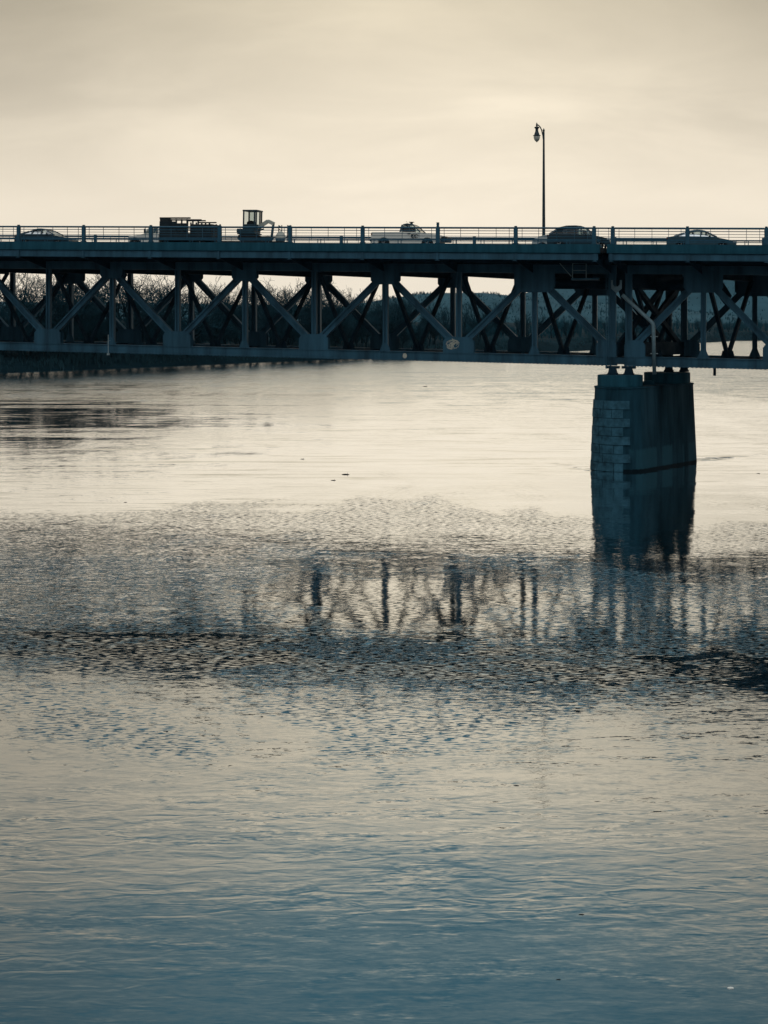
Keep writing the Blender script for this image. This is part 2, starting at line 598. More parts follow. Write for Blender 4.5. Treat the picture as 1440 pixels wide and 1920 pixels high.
def bridge_span(label, k_nodes, first_lower, f0, f1, posts, upn, upf, near_label, far_label):
    root = empty('bridge_span', label, 'bridge', (P0.x, P0.y, 0), TH, 'spans of the road bridge')
    tn = truss(root, 0.0, 0.0, k_nodes, first_lower, near_label, upn)
    tf = truss(root, PW, PW * SK, k_nodes, first_lower, far_label, upf)
    s0, s1 = f0, f1
    # concrete deck with near fascia, cut square at the fascia and along the skew inside
    m = MB()
    skew_box(m, s0 + 3.05 * SK, s1 + 3.05 * SK, -2.75, 9.20, Z_FT, Z_FT, -0.55, -0.22)
    m.build('deck_slab', ASPH, root)
    m = MB()
    sloped_box(m, s0, s1, -3.12, -2.80, Z_FB, Z_FT, 0.0, 0.0)
    sloped_box(m, s0 + 0.01, s1 - 0.01, -3.15, -3.12, Z_FB, Z_FB, 0.02, 0.16)
    sloped_box(m, s0 + 0.05, s1 - 0.05, -2.80, -1.25, Z_FT, Z_FT, -0.217, -0.03)
    m.build('fascia', CONC, root, bevel=0.015)
    m = MB()
    d = 12.1 * SK
    sloped_box(m, s0 + d, s1 + d, 9.21, 9.50, Z_FB, Z_FT)
    sloped_box(m, s0 + d, s1 + d, 7.70, 9.20, Z_FT, Z_FT, -0.215, -0.05)
    m.build('fascia', CONC, root)
    # edge channel under the fascia
    m = MB()
    sloped_box(m, s0 + 0.12, s1 - 0.12, -3.06, -3.02, Z_CB, Z_FB, 0.002, -0.004)
    sloped_box(m, s0 + 0.12, s1 - 0.12, -3.15, -3.062, Z_CB, Z_CB, 0.0, 0.035)
    m.build('edge_channel', STEEL, root)
    # stringers
    for p in (-1.4, 0.9, 2.6, 4.4, 6.2, 8.4):
        m = MB()
        a, b = s0 + (p + 3) * SK + 0.1, s1 + (p + 3) * SK - 0.1
        sloped_box(m, a, b, p - 0.10, p + 0.10, Z_TT, Z_FT, 0.10, -0.56)
        m.build('stringer', STEEL_SHADED, root)
    # floor beams with cantilever brackets, sway frames and bottom struts at each panel point
    for k, s in enumerate(k_nodes):
        m = MB()

        def sp(p):
            return s + p * SK if p >= 0 else s + p * 0.29

        zt, zb = Z_TT(s) + 0.09, Z_TT(s) - 0.55
        q1 = Vector((sp(0.32), 0.32, zt - 0.42))
        q2 = Vector((sp(PW - 0.32), PW - 0.32, Z_TT(sp(PW)) - 0.33))
        m.ibar(q1, q2, 0.34, 0.95, (0, 0, 1), 0.05, 0.06)
        # near bracket, tapering to the edge channel
        x1, x0 = sp(-2.94), sp(-0.32)
        ax = Vector((x0 - x1, 2.62, 0)).normalized()
        pr = ax.cross(Vector((0, 0, 1))) * 0.03
        ze = Z_CB(x1)
        prof = [(x1, -2.94, ze - 0.05), (x0, -0.32, Z_TB(x0) + 0.02), (x0, -0.32, Z_FT(x0) - 0.57), (x1, -2.94, Z_FB(x1) - 0.01)]
        vs = [Vector(v) + pr for v in prof] + [Vector(v) - pr for v in prof]
        m.add(vs, [(0, 1, 2, 3), (7, 6, 5, 4), (0, 4, 5, 1), (1, 5, 6, 2), (2, 6, 7, 3), (3, 7, 4, 0)])
        m.build('floor_beam', STEEL_SHADED, root)
        m = MB()
        m.box((x1, -3.10, (ze + Z_FB(x1)) / 2 - 0.03), (0.17, 0.07, Z_FB(x1) - ze + 0.04))
        m.box((x1, -3.05, ze - 0.075), (0.30, 0.22, 0.03))
        m.build('bracket_plate', STEEL, root)
        mid = (s + 1.482, 4.02 * 0.92)
        zb = Z_BT(mid[0])
        m = MB()
        m.bar((s + 0.5 * SK, 0.5, Z_TB(s) - 0.15), (mid[0], mid[1] - 0.1, zb + 0.05), 0.24, 0.24)
        m.bar((s + 6.95 * SK, 6.95, Z_TB(s) - 0.25), (mid[0], mid[1] + 0.1, zb + 0.05), 0.24, 0.24)
        m.prism([(mid[0] - 0.5, zb - 0.1), (mid[0] + 0.5, zb - 0.1), (mid[0] + 0.36, zb + 0.45), (mid[0] - 0.36, zb + 0.45)], mid[1] - 0.02, mid[1] + 0.02)
        m.build('sway_brace', STEEL_SHADED, root)
        m = MB()
        m.ibar((s + 0.3 * SK, 0.3, Z_BT(s) - 0.28), (s + (PW - 0.3) * SK, PW - 0.3, Z_BT(s) - 0.30), 0.28, 0.40, (0, 0, 1), 0.04, 0.05)
        if k < len(k_nodes) - 1:
            s2 = k_nodes[k + 1]
            m.bar((s + 0.3, 0.32, Z_BT(s) - 0.2), (s2 + PW * SK - 0.3, PW - 0.32, Z_BT(s2) - 0.2), 0.22, 0.2)
            m.bar((s + PW * SK + 0.3, PW - 0.32, Z_BT(s) - 0.22), (s2 - 0.3, 0.32, Z_BT(s2) - 0.42), 0.22, 0.2)
        m.build('bottom_strut', STEEL_SHADED, root)
    # heavy cross frame over the pier at the span end
    ke = k_nodes[-1] if k_nodes is kL else k_nodes[0]
    m = MB()
    a0, a1 = (ke + 0.25 * SK, 0.25), (ke + (PW - 0.25) * SK, PW - 0.25)
    zt0, zb0_ = Z_TB(ke), Z_BT(ke)
    m.bar((*a0, zt0 - 0.35), (*a1, zb0_ + 0.4), 0.30, 0.36)
    m.bar((*a1, zt0 - 0.35), (*a0, zb0_ + 0.4), 0.26, 0.36)
    m.bar((*a0, zt0 - 0.45), (*a1, zt0 - 0.55), 0.30, 1.0)
    m.bar((*a0, zb0_ + 0.45), (*a1, zb0_ + 0.45), 0.30, 0.9)
    m.build('end_frame', STEEL_SHADED, root)
    # near railing
    rl = empty('railing', None, None, parent=root)
    yp = -2.945
    for i, s in enumerate(posts):
        m = MB()
        zt = Z_RAIL(s) + 0.06
        m.box2((s - 0.135, yp - 0.11, Z_FT(s) + 0.003), (s + 0.135, yp + 0.11, zt - 0.06))
        m.box2((s - 0.10, yp - 0.09, zt - 0.06), (s + 0.10, yp + 0.09, zt + 0.02))
        m.box2((s - 0.20, yp - 0.15, Z_FT(s) + 0.002), (s + 0.20, yp + 0.15, Z_FT(s) + 0.05))
        if abs(s - s_at(821, yp)) < 1.0:      # this post carries a taller cap
            m.box2((s - 0.09, yp - 0.08, zt + 0.02), (s + 0.09, yp + 0.08, zt + 0.20))
            m.box2((s - 0.11, yp - 0.10, zt + 0.20), (s + 0.11, yp + 0.10, zt + 0.25))
        m.build('post', RAILP, rl, bevel=0.03)
    ends = [s0 - 0.0] + [] + [s1]
    for i in range(len(posts) - 1):
        a, b = posts[i] + 0.136, posts[i + 1] - 0.136
        m = MB()
        za, zb_ = Z_RAIL(a) - 0.06, Z_RAIL(b) - 0.06
        m.tube([(a, yp, za), (b, yp, zb_)], 0.065, 8)
        for q, r in ((0.20, 0.024), (0.39, 0.016), (0.57, 0.016), (0.76, 0.016), (0.92, 0.022)):
            m.bar((a, yp, za - q), (b, yp, zb_ - q), 0.035, 2 * r)
        for t in (0.06, 0.285, 0.53, 0.765, 0.94):
            s = a + (b - a) * t
            m.bar((s, yp, Z_RAIL(s) - 0.05), (s, yp, Z_RAIL(s) - 1.0), 0.03, 0.03, (1, 0, 0))
        m.build('rail_panel', RAILP, rl)
    # low kerb rail between footway and road, with paired stub posts
    gr = empty('guard_rail', None, None, parent=root)
    m = MB()
    a, b = s0 + 0.2, s1 - 0.2
    ya = -1.18
    zg = lambda s: Z_FT(s) + 0.36
    m.bar((a, ya, zg(a)), (b, ya, zg(b)), 0.08, 0.085)
    m.bar((a, ya, zg(a) - 0.10), (b, ya, zg(b) - 0.10), 0.05, 0.03)
    m.build('rail', RAILP, gr)
    n = int((b - a) / 2.0)
    for i in range(n):
        m = MB()
        s = a + 0.8 + i * 2.0
        for o in (-0.11, 0.11):
            m.bar((s + o, ya, Z_FT(s) - 0.028), (s + o, ya, zg(s) - 0.045), 0.05, 0.05, (1, 0, 0))
        m.build('stub_post', RAILP, gr)
    # far railing
    fr = empty('railing', None, None, parent=root)
    yf = 9.3
    d = 12.1 * SK
    ps = [s_at(x, yf) for x in (179, 640, 888, 1155)]
    sf = [p for i in range(-6, 12) for p in [ps[1] + i * L] if s0 + d < p < s1 + d]
    for s in sf:
        m = MB()
        m.box2((s - 0.12, yf - 0.1, Z_FT(s) + 0.003), (s + 0.12, yf + 0.1, Z_RAIL(s) + 0.04))
        m.build('post', RAILP, fr, bevel=0.02)
    for a, b in zip(sf[:-1], sf[1:]):
        m = MB()
        a, b = a + 0.121, b - 0.121
        m.tube([(a, yf, Z_RAIL(a) - 0.06), (b, yf, Z_RAIL(b) - 0.06)], 0.065, 8)
        for q in (0.20, 0.39, 0.57, 0.76, 0.92):
            m.bar((a, yf, Z_RAIL(a) - 0.06 - q), (b, yf, Z_RAIL(b) - 0.06 - q), 0.035, 0.032)
        for t in (0.25, 0.5, 0.75):
            s = a + (b - a) * t
            m.bar((s, yf, Z_RAIL(s) - 0.06), (s, yf, Z_RAIL(s) - 1.0), 0.03, 0.03, (1, 0, 0))
        m.build('rail_panel', RAILP, fr)
    return root, tn


kL = [L * k for k in range(-6, 9)]
post_px = [35, 157, 283, 412, 544, 680, 821, 967, 1114]
pl = [s_at(x, -2.945) for x in post_px]
pl = [pl[0] - L * i for i in range(6, 0, -1)] + pl


def up_near(k):
    i = k - 6
    return {1: (0.92, 0.68), 3: (0.98, 0.76), 5: (1.06, 0.90), 7: (1.42, 1.34)}.get(i, (0.95, 0.7))


def up_far(k):
    i = k - 6
    return {-1: (1.2, 1.0), 1: (0.92, 0.66), 3: (1.06, 0.82), 5: (1.14, 0.95), 7: (1.5, 1.4)}.get(i, (1.0, 0.75))


f_end = s_at(1124.5, -3.12)
f_beg = s_at(1137.5, -3.12)
span_long, truss_near = bridge_span('long blue grey steel truss span running left from the river pier', kL, True, -6.2 * L - 1, f_end, pl, up_near, up_far,
                                    'truss on the camera side', 'truss on the far side')
kR = [S_R0 + RP * k for k in range(0, 8)]
pr_ = [s_at(x, -2.945) for x in (1149, 1289, 1437)]
pr_ += [pr_[2] + RP * i for i in range(1, 6)]
span_short, _ = bridge_span('blue grey steel truss span right of the pier, cut by the frame edge', kR, True, f_beg, S_R0 + RP * 7.2, pr_,
                            [(0, 0), (1.30, 1.22), (0, 0), (1.05, 0.9)] * 2, [(0, 0), (1.4, 1.3), (0, 0), (1.1, 0.9)] * 2,
                            'truss on the camera side', 'truss on the far side')

# rails carried across the expansion joint
m = MB()
a, b = pl[-1] + 0.136, pr_[0] - 0.136
za, zb_ = Z_RAIL(a) - 0.06, Z_RAIL(b) - 0.06
m.tube([(a, -2.945, za), (b, -2.945, zb_)], 0.055, 8)
for q, r_ in ((0.20, 0.024), (0.39, 0.016), (0.57, 0.016), (0.76, 0.016), (0.92, 0.022)):
    m.bar((a, -2.945, za - q), (b, -2.945, zb_ - q), 0.035, 2 * r_)
for t_ in (0.14, 0.86):
    s = a + (b - a) * t_
    m.bar((s, -2.945, Z_RAIL(s) - 0.05), (s, -2.945, Z_RAIL(s) - 1.0), 0.03, 0.03, (1, 0, 0))
m.build('rail_panel', RAILP, [c for c in span_long.children if c.name.startswith('railing')][0])

# spray marks on the near truss
def px_local(px, py, p):
    s = s_at(px, p)
    Y = wxy(s, p).y
    return s, H + (HY - py) / F * Y


gs, gz = px_local(849, 645.5, -0.247)
m = MB()
r1 = random.Random(4)
for i in range(26):
    a0 = r1.uniform(0, 6.28)
    rr = r1.uniform(0.05, 0.20)
    cx, cz = gs + r1.uniform(-0.24, 0.24), gz + r1.uniform(-0.17, 0.17)
    pts = [(cx + rr * 1.2 * math.cos(a0 + t * 0.5) * (1 + 0.15 * math.sin(3 * t)), -0.249, cz + rr * math.sin(a0 + t * 0.5)) for t in range(r1.randint(6, 12))]
    m.tube(pts, 0.021, 5)
pts = [(gs + 0.44 * math.cos(t * 0.35), -0.249, gz + 0.31 * math.sin(t * 0.35) + 0.02 * math.sin(t * 2.1)) for t in range(19)]
m.tube(pts, 0.018, 5)
for i in range(14):
    a0 = r1.uniform(0, 6.28)
    m.tube([(gs + 0.42 * math.cos(a0), -0.249, gz + 0.30 * math.sin(a0)), (gs + 0.52 * math.cos(a0 + 0.1), -0.249, gz + 0.40 * math.sin(a0 + 0.1))], 0.008, 4)
m.build('graffiti', SPRAY, truss_near)['label'] = 'round cream scribble on the gusset plate'
gs, gz = px_local(759, 667, -0.222)
m = MB()
pts = []
m.add([(gs + 0.155 * math.cos(t * 0.3927) * (1 + 0.12 * math.sin(t * 2.3)), -0.226, gz + 0.19 * math.sin(t * 0.3927)) for t in range(16)], [tuple(range(16))])
m.build('graffiti', SPRAY, truss_near)['label'] = 'small pale paint blob on the bottom chord'

# drop rod under the left chord
m = MB()
s, z = px_local(203, 640, -0.5)
m.tube([(s, -0.5, z + 0.5), (s, -0.5, z - 0.95)], 0.03, 6)
m.box((s, -0.5, z - 0.98), (0.16, 0.16, 0.14))
m.tube([(s, -0.5, z + 0.05), (s, -0.2, z + 0.05)], 0.02, 5)
m.build('drop_rod', GALV, span_long)

# inspection platform and ladder at the pier end of the long span
pf = empty('inspection_platform', None, None, parent=span_long)
yq = -1.0
xa, zb0 = px_local(1071, 525, yq)
xb, zt0 = px_local(1122, 520.5, yq)
m = MB()
m.box2((xa, yq, zb0), (xb, yq + 0.9, zb0 + 0.13))
m.build('floor', STEEL, pf)
m = MB()
for px in (1073.5, 1099):
    s, z1 = px_local(px, 491, yq)
    m.bar((s, yq + 0.02, zb0 + 0.132), (s, yq + 0.02, z1), 0.05, 0.05, (1, 0, 0))
sa, sb = s_at(1073.5, yq), s_at(1099, yq)
for py in (494, 507):
    z = px_local(1085, py, yq)[1]
    m.bar((sa, yq - 0.01, z), (sb, yq - 0.01, z), 0.04, 0.045)
m.build('handrail', GALV, pf)
m = MB()
s, z = px_local(1047, 491, yq)
s2, z2 = px_local(1071, 518, yq)
m.bar((s, yq + 0.02, z), (s2, yq + 0.02, z2), 0.04, 0.05)
m.build('brace', GALV, pf)
ld = MB()
yl = -0.42
sa, za = px_local(1136.5, 690, yl)
sb = s_at(1140.5, yl)
zt = px_local(1138, 512, yl)[1]
for s in (sa, sb):
    ld.bar((s, yl, za), (s, yl, zt), 0.035, 0.05, (1, 0, 0))
n = int((zt - za) / 0.3)
for i in range(n):
    ld.tube([(sa, yl, za + 0.2 + i * 0.3), (sb, yl, za + 0.2 + i * 0.3)], 0.014, 5)
ld.build('ladder', STEEL, span_long)
# pale pin plate at the head of the end post
m = MB()
ys = -0.30
pl_ = [px_local(x, y, ys) for x, y in ((1146, 525), (1149, 525), (1149, 533), (1152, 537), (1159, 537), (1162, 533), (1162, 525), (1166, 525), (1166, 541), (1156, 550), (1146, 541))]
m.prism(pl_, ys, ys + 0.03)
m.build('pin_plate', PIPE, span_long)

# drain pipe in front of the short span
dp = empty('drain_pipe', None, None, parent=span_short)
yd = -0.62
a = px_local(1167, 553, yd)
b = px_local(1224, 606, yd)
c = px_local(1227, 702, yd)
P = [Vector((a[0], yd, a[1])), Vector((b[0], yd, b[1])), Vector((b[0] + 0.04, yd, b[1] - 0.18)), Vector((c[0], yd, c[1]))]
m = MB()
m.tube([P[0], P[0].lerp(P[1], 0.96), P[1] + Vector((0.0, 0, -0.02)), P[2], P[3]], 0.13, 12)
m.build('pipe', PIPE, dp, smooth=True)
m = MB()
for py in (631, 663):
    s, z = px_local(1226.5, py, yd)
    m.box((s, yd, z), (0.5, 0.10, 0.04))
    m.bar((s - 0.2, yd, z), (s - 0.2, -0.2, z), 0.04, 0.04)
    m.bar((s + 0.2, yd, z), (s + 0.2, -0.2, z), 0.04, 0.04)
m.build('bracket', GALV, dp)
m = MB()
s, z = px_local(1340, 690, 0.6)
m.tube([(s, 0.6, z + 0.6), (s, 0.6, z - 0.52)], 0.10, 10)
m.build('drain_stub', STEEL_SHADED, span_short)
# service pipe slung under the deck near the pier
m = MB()
zz = Z_TB(47) - 0.55
m.tube([(38.0, 3.4, zz + 0.1), (49.5, 3.4, zz - 0.1), (50.4, 3.4, zz - 0.3), (50.8, 3.4, zz - 1.0), (50.8, 3.4, zz - 1.6)], 0.42, 14)
m.build('service_pipe', STEEL_SHADED, span_short)

# ------------------------------------------------------------------ river pier
pier = empty('bridge_pier', 'weathered concrete bridge pier with granite nose standing in the river', 'pier', (*wxy(8.1 * L, 0), 0), TH)
AX = Vector((3.257, 7.45)).normalized()
PX = Vector((AX.y, -AX.x))


def stadium(r, l0, l1, n=14, z=0.0, rf=None):
    out = []
    for i in range(n + 1):                     # near end
        t = math.pi * i / n
        out.append(AX * (l0 - r * math.sin(t)) + PX * (-r * math.cos(t)))
    for i in range(n + 1):
        t = math.pi * i / n
        out.append(AX * (l1 + r * math.sin(t)) + PX * (r * math.cos(t)))
    return [(v.x, v.y, z) for v in out]


def loft(mb, rings):
    n = len(rings[0])
    o = len(mb.v)
    for rg in rings:
        mb.v += rg
    for i in range(len(rings) - 1):
        for k in range(n):
            a, b = o + i * n + k, o + i * n + (k + 1) % n
            mb.f.append((a, b, b + n, a + n))
    mb.f.append(tuple(o + k for k in range(n))[::-1])
    mb.f.append(tuple(o + (len(rings) - 1) * n + k for k in range(n)))


ZL = 5.70
RB, RT = 2.02, 1.76
LE = 6.9
m = MB()
loft(m, [stadium(RB + 0.12, 0, LE, z=-3.0), stadium(RB, 0, LE, z=0.0), stadium(RT, 0, LE, z=ZL - 0.12), stadium(RT + 0.05, 0, LE, z=ZL - 0.10), stadium(RT + 0.05, 0, LE, z=ZL)])
m.build('shaft', PIER, pier)
m = MB()
loft(m, [stadium(RT - 0.24, -0.12, -0.02, z=ZL + 0.002), stadium(RT - 0.24, -0.12, -0.02, z=ZL + 0.78)])
m.build('pedestal', CONC, pier, bevel=0.03)
m = MB()
loft(m, [stadium(RT - 0.16, LE - 0.3, LE - 0.1, z=ZL + 0.002), stadium(RT - 0.16, LE - 0.3, LE - 0.1, z=ZL + 0.76)])
m.build('pedestal', CONC, pier, bevel=0.03)
# granite courses round the nose, blocks slightly proud of the concrete
m = MB()
r2 = random.Random(11)
zc_ = 0.0
crs = 0
ch = 0.60
while zc_ < ZL - 1.0:
    z0, z1 = zc_ + 0.02, zc_ + ch - 0.02
    tmax = 2.18 if crs % 2 == 0 else 2.42
    cuts = [0.12, 0.62 + r2.uniform(-.06, .06), 1.2 + r2.uniform(-.1, .1), 1.78 + r2.uniform(-.08, .08), tmax]
    if crs % 2:
        cuts = [0.12, 0.9 + r2.uniform(-.08, .08), 1.5 + r2.uniform(-.1, .1), tmax]
    for a, b in zip(cuts[:-1], cuts[1:]):
        pr = r2.uniform(0.03, 0.085)
        ns = 5
        o = len(m.v)
        for zz in (z0, z1):
            rad = RB + (RT - RB) * zz / ZL
            for rr in (rad - 0.05, rad + pr):
                for i in range(ns + 1):
                    t = a + 0.010 + (b - a - 0.020) * i / ns
                    v = AX * (-rr * math.sin(t)) + PX * (-rr * math.cos(t))
                    m.v.append((v.x, v.y, zz))
        k = ns + 1
        for i in range(ns):
            m.f.append((o + k + i, o + k + i + 1, o + 3 * k + i + 1, o + 3 * k + i))
            m.f.append((o + 2 * k + i, o + 2 * k + i + 1, o + 3 * k + i + 1, o + 3 * k + i))
            m.f.append((o + i, o + i + 1, o + k + i + 1, o + k + i))
        m.f.append((o, o + k, o + 3 * k, o + 2 * k))
        m.f.append((o + ns, o + k + ns, o + 3 * k + ns, o + 2 * k + ns))
    zc_ += ch
    crs += 1
m.build('stone_facing', GRAN, pier)
# bearings
for (s, p) in ((S_END - 8.1 * L - 0.0, 0.0), (S_R0 - 8.1 * L, 0.0), (S_END - 8.1 * L + PW * SK, PW - 0.0), (S_R0 - 8.1 * L + PW * SK, PW)):
    m = MB()
    zt = Z_BB(8.1 * L)
    z0 = ZL + 0.79 if p < 1 else ZL + 0.77
    m.box2((s - 0.34, p - 0.4, z0), (s + 0.34, p + 0.4, z0 + 0.10))
    h = zt - z0
    m.prism([(s - 0.30, z0 + 0.10), (s + 0.30, z0 + 0.10), (s + 0.22, zt - 0.20), (s - 0.22, zt - 0.20)], p - 0.3, p + 0.3)
    m.box2((s - 0.46, p - 0.32, zt - 0.20), (s + 0.46, p + 0.32, zt - 0.035))
    m.build('bearing', STEEL_SHADED, pier)
m = MB()
v = AX * 3.3
m.lathe([(0.42, 0), (0.42, 0.18), (0.2, 0.30)], (v.x + 0.3, v.y, ZL + 0.002), 12)
m.build('mooring_ring_base', CONC, pier)

# ------------------------------------------------------------------ street lamp at the far kerb
sl = s_at(1019.5, 8.9)
lw = wxy(sl, 8.9)
zl0 = Z_FT(sl) - 0.05
lamp = empty('street_lamp', 'tall dark street lamp with hooked arm and pendant lantern above the bridge railing', 'street lamp', (lw.x, lw.y, zl0))
YL = lw.y
ztop = H + (HY - 243) / F * YL - zl0
m = MB()
m.lathe([(0.20, 0), (0.20, 0.5), (0.13, 0.62), (0.125, 1.5), (0.07, ztop - 0.1), (0.085, ztop - 0.09), (0.085, ztop - 0.02), (0.03, ztop + 0.05), (0.01, ztop + 0.12)], n=14)
m.build('pole', POLE, lamp, smooth=False)
sc = YL / F
m = MB()
arm = [(0, -1.3), (-0.02, -0.9), (-0.07, -0.45), (-0.16, -0.05), (-0.28, 0.20), (-0.42, 0.34), (-0.53, 0.38)]
m.tube([(x, -0.02, ztop + z) for x, z in arm], [0.045] * 7, 8)
m.tube([(-0.53, -0.02, ztop + 0.53), (-0.53, -0.02, ztop + 0.42), (-0.53, -0.02, ztop + 0.30), (-0.53, -0.02, ztop + 0.20)], [0.02, 0.06, 0.075, 0.03], 8)
m.build('arm', POLE, lamp)
lant = MB()
lc = (-0.53, -0.02, ztop)
lant.lathe([(0.10, 0.22), (0.20, 0.18), (0.17, 0.10), (0.11, 0.06), (0.115, -0.12), (0.17, -0.28), (0.205, -0.40), (0.29, -0.44), (0.29, -0.475), (0.2, -0.485)], lc, 16)
lo = lant.build('lantern', POLE, lamp, smooth=False)
g = MB()
g.lathe([(0.235, -0.49), (0.245, -0.60), (0.21, -0.74), (0.14, -0.86), (0.05, -0.93), (0.02, -0.97)], lc, 16)
g.build('globe', GLOBE, lo, smooth=True)


# ------------------------------------------------------------------ vehicles
def arc_cut(xc, r, z0, n=8):
    """points of a wheel arch, front to rear, starting and ending at height z0"""
    zc = 0.0
    return [(xc + r * math.cos(math.pi * i / n), z0 + r * math.sin(math.pi * i / n)) for i in range(n + 1)]


def wheel(parent, x, y, r, wd, rim=RIM):
    tw = empty('wheel', None, None, (x, y, r), parent=parent)
    m = MB()
    n = 20
    o = []
    for k, (rr, yy) in enumerate([(r * 0.62, -wd / 2), (r * 0.94, -wd / 2), (r, -wd / 2 + 0.03), (r, wd / 2 - 0.03), (r * 0.94, wd / 2), (r * 0.62, wd / 2)]):
        for i in range(n):
            t = 2 * math.pi * i / n
            m.v.append((rr * math.cos(t), yy, rr * math.sin(t)))
    for k in range(5):
        for i in range(n):
            m.f.append((k * n + i, k * n + (i + 1) % n, (k + 1) * n + (i + 1) % n, (k + 1) * n + i))
    for i in range(n):
        m.f.append((5 * n + i, 5 * n + (i + 1) % n, (i + 1) % n, i))
    m.build('tyre', RUBBER, tw)
    m = MB()
    for i in range(5):
        t = 2 * math.pi * i / 5
        d = Vector((math.cos(t), 0, math.sin(t)))
        m.bar(Vector((0, 0, 0)) + d * r * 0.05, d * r * 0.6, 0.10 * r * 2, wd * 0.7, (0, 1, 0))
    m.tube([(0, -wd * 0.36, 0), (0, wd * 0.36, 0)], r * 0.2, 10)
    m.build('rim', rim, tw)
    return tw


def cabin(parent, belt, roof, paint, hw_b, hw_r, bars, top_t=0.06, name='roof'):
    """belt: (xr, zr, xf, zf) at the waist; roof: list of (x, z) from rear to front; bars: x positions of the middle pillars"""
    xr, zr, xf, zf = belt
    m = MB()
    # roof skin
    for a, b in zip(roof[:-1], roof[1:]):
        vs = []
        for (x, z) in (a, b):
            vs += [(x, -hw_r, z - top_t), (x, -hw_r * 0.8, z), (x, hw_r * 0.8, z), (x, hw_r, z - top_t), (x, hw_r, z - top_t - 0.03), (x, -hw_r, z - top_t - 0.03)]
        m.add(vs, [(0, 1, 7, 6), (1, 2, 8, 7), (2, 3, 9, 8), (3, 4, 10, 9), (4, 5, 11, 10), (5, 0, 6, 11), (0, 5, 4, 3, 2, 1), (6, 7, 8, 9, 10, 11)])
    for sgn in (-1, 1):
        m.bar((xr, sgn * hw_b, zr), (roof[0][0], sgn * hw_r, roof[0][1] - top_t), 0.05, 0.13, (1, 0, 0))
        m.bar((xf, sgn * hw_b, zf), (roof[-1][0], sgn * hw_r, roof[-1][1] - top_t), 0.05, 0.07, (1, 0, 0))
        for xb in bars:
            t = (xb - roof[0][0]) / (roof[-1][0] - roof[0][0])
            zt = np.interp(xb, [q[0] for q in roof], [q[1] for q in roof]) - top_t
            zb = np.interp(xb, [xr, xf], [zr, zf])
            m.bar((xb, sgn * hw_b, zb), (xb, sgn * hw_r, zt), 0.05, 0.09, (1, 0, 0))
    m.build(name, paint, parent)
    # glass: two sides, windscreen, rear window
    for sgn in (-1, 1):
        g = MB()
        pts = [(xr + 0.02, sgn * (hw_b - 0.01), zr)] + [(x, sgn * (hw_r - 0.01), z - top_t - 0.02) for x, z in roof] + [(xf - 0.02, sgn * (hw_b - 0.01), zf)]
        g.add(pts, [tuple(range(len(pts)))])
        g.build('side_window', GLASS, parent)
    g = MB()
    g.add([(xf, -hw_b + 0.03, zf), (xf, hw_b - 0.03, zf), (roof[-1][0], hw_r - 0.03, roof[-1][1] - top_t), (roof[-1][0], -hw_r + 0.03, roof[-1][1] - top_t)], [(0, 1, 2, 3)])
    g.build('windscreen', GLASS, parent)
    g = MB()
    g.add([(xr, -hw_b + 0.03, zr), (xr, hw_b - 0.03, zr), (roof[0][0], hw_r - 0.03, roof[0][1] - top_t), (roof[0][0], -hw_r + 0.03, roof[0][1] - top_t)], [(0, 1, 2, 3)])
    g.build('rear_window', GLASS, parent)


def vehicle(name, label, cat, px_rear, px_front, p, group=None, dz=0.0):
    """empty on the road; local x forward. Facing right when px_front > px_rear"""
    sa, sb = s_at(px_rear, p), s_at(px_front, p)
    s = (sa + sb) / 2
    xy = wxy(s, p)
    fl = sb < sa
    r = empty(name, label, cat, (xy.x, xy.y, Z_ROAD(s) + 0.005 + dz), TH + (math.pi if fl else 0), group)
    pitch = math.atan(0.1067 / L)
    r.rotation_euler = (0, (-pitch if fl else pitch), TH + (math.pi if fl else 0))
    return r, abs(sb - sa)


def car_body(root, top, zf, zr, x0, x1, wr, wf, rw, hw, paint, sill=0.22):
    """top: upper outline rear to front [(x, z)]; wheel arches cut at wr, wf"""
    bot = [(x1, zf)] + [(x1 - 0.06, sill)]
    bot += arc_cut(wf, rw + 0.06, sill) + arc_cut(wr, rw + 0.06, sill)
    bot += [(x0 + 0.06, sill + 0.03), (x0, zr)]
    m = MB()
    m.prism(list(top) + bot, -hw, hw)
    m.build('body', paint, root, bevel=0.035)
    m = MB()
    m.box2((wr - rw * 0.2, -hw + 0.16, sill + 0.02), (wf + rw * 0.2, hw - 0.16, sill + 0.25))
    m.build('underbody', BLACKP, root)


def lamps(root, x1, zf, x0, zr, hw):
    for sgn in (-1, 1):
        m = MB()
        m.box((x1 - 0.12, sgn * (hw - 0.14), zf), (0.26, 0.30, 0.12))
        m.build('headlight', LENS, root, bevel=0.03)
        m = MB()
        m.box((x0 + 0.05, sgn * (hw - 0.12), zr), (0.12, 0.26, 0.14))
        m.build('tail_light', TAIL, root, bevel=0.02)
        m = MB()
        m.box((0.55, sgn * (hw + 0.10), 0.98), (0.12, 0.2, 0.13))
        m.build('mirror', BLACKP, root, bevel=0.03)


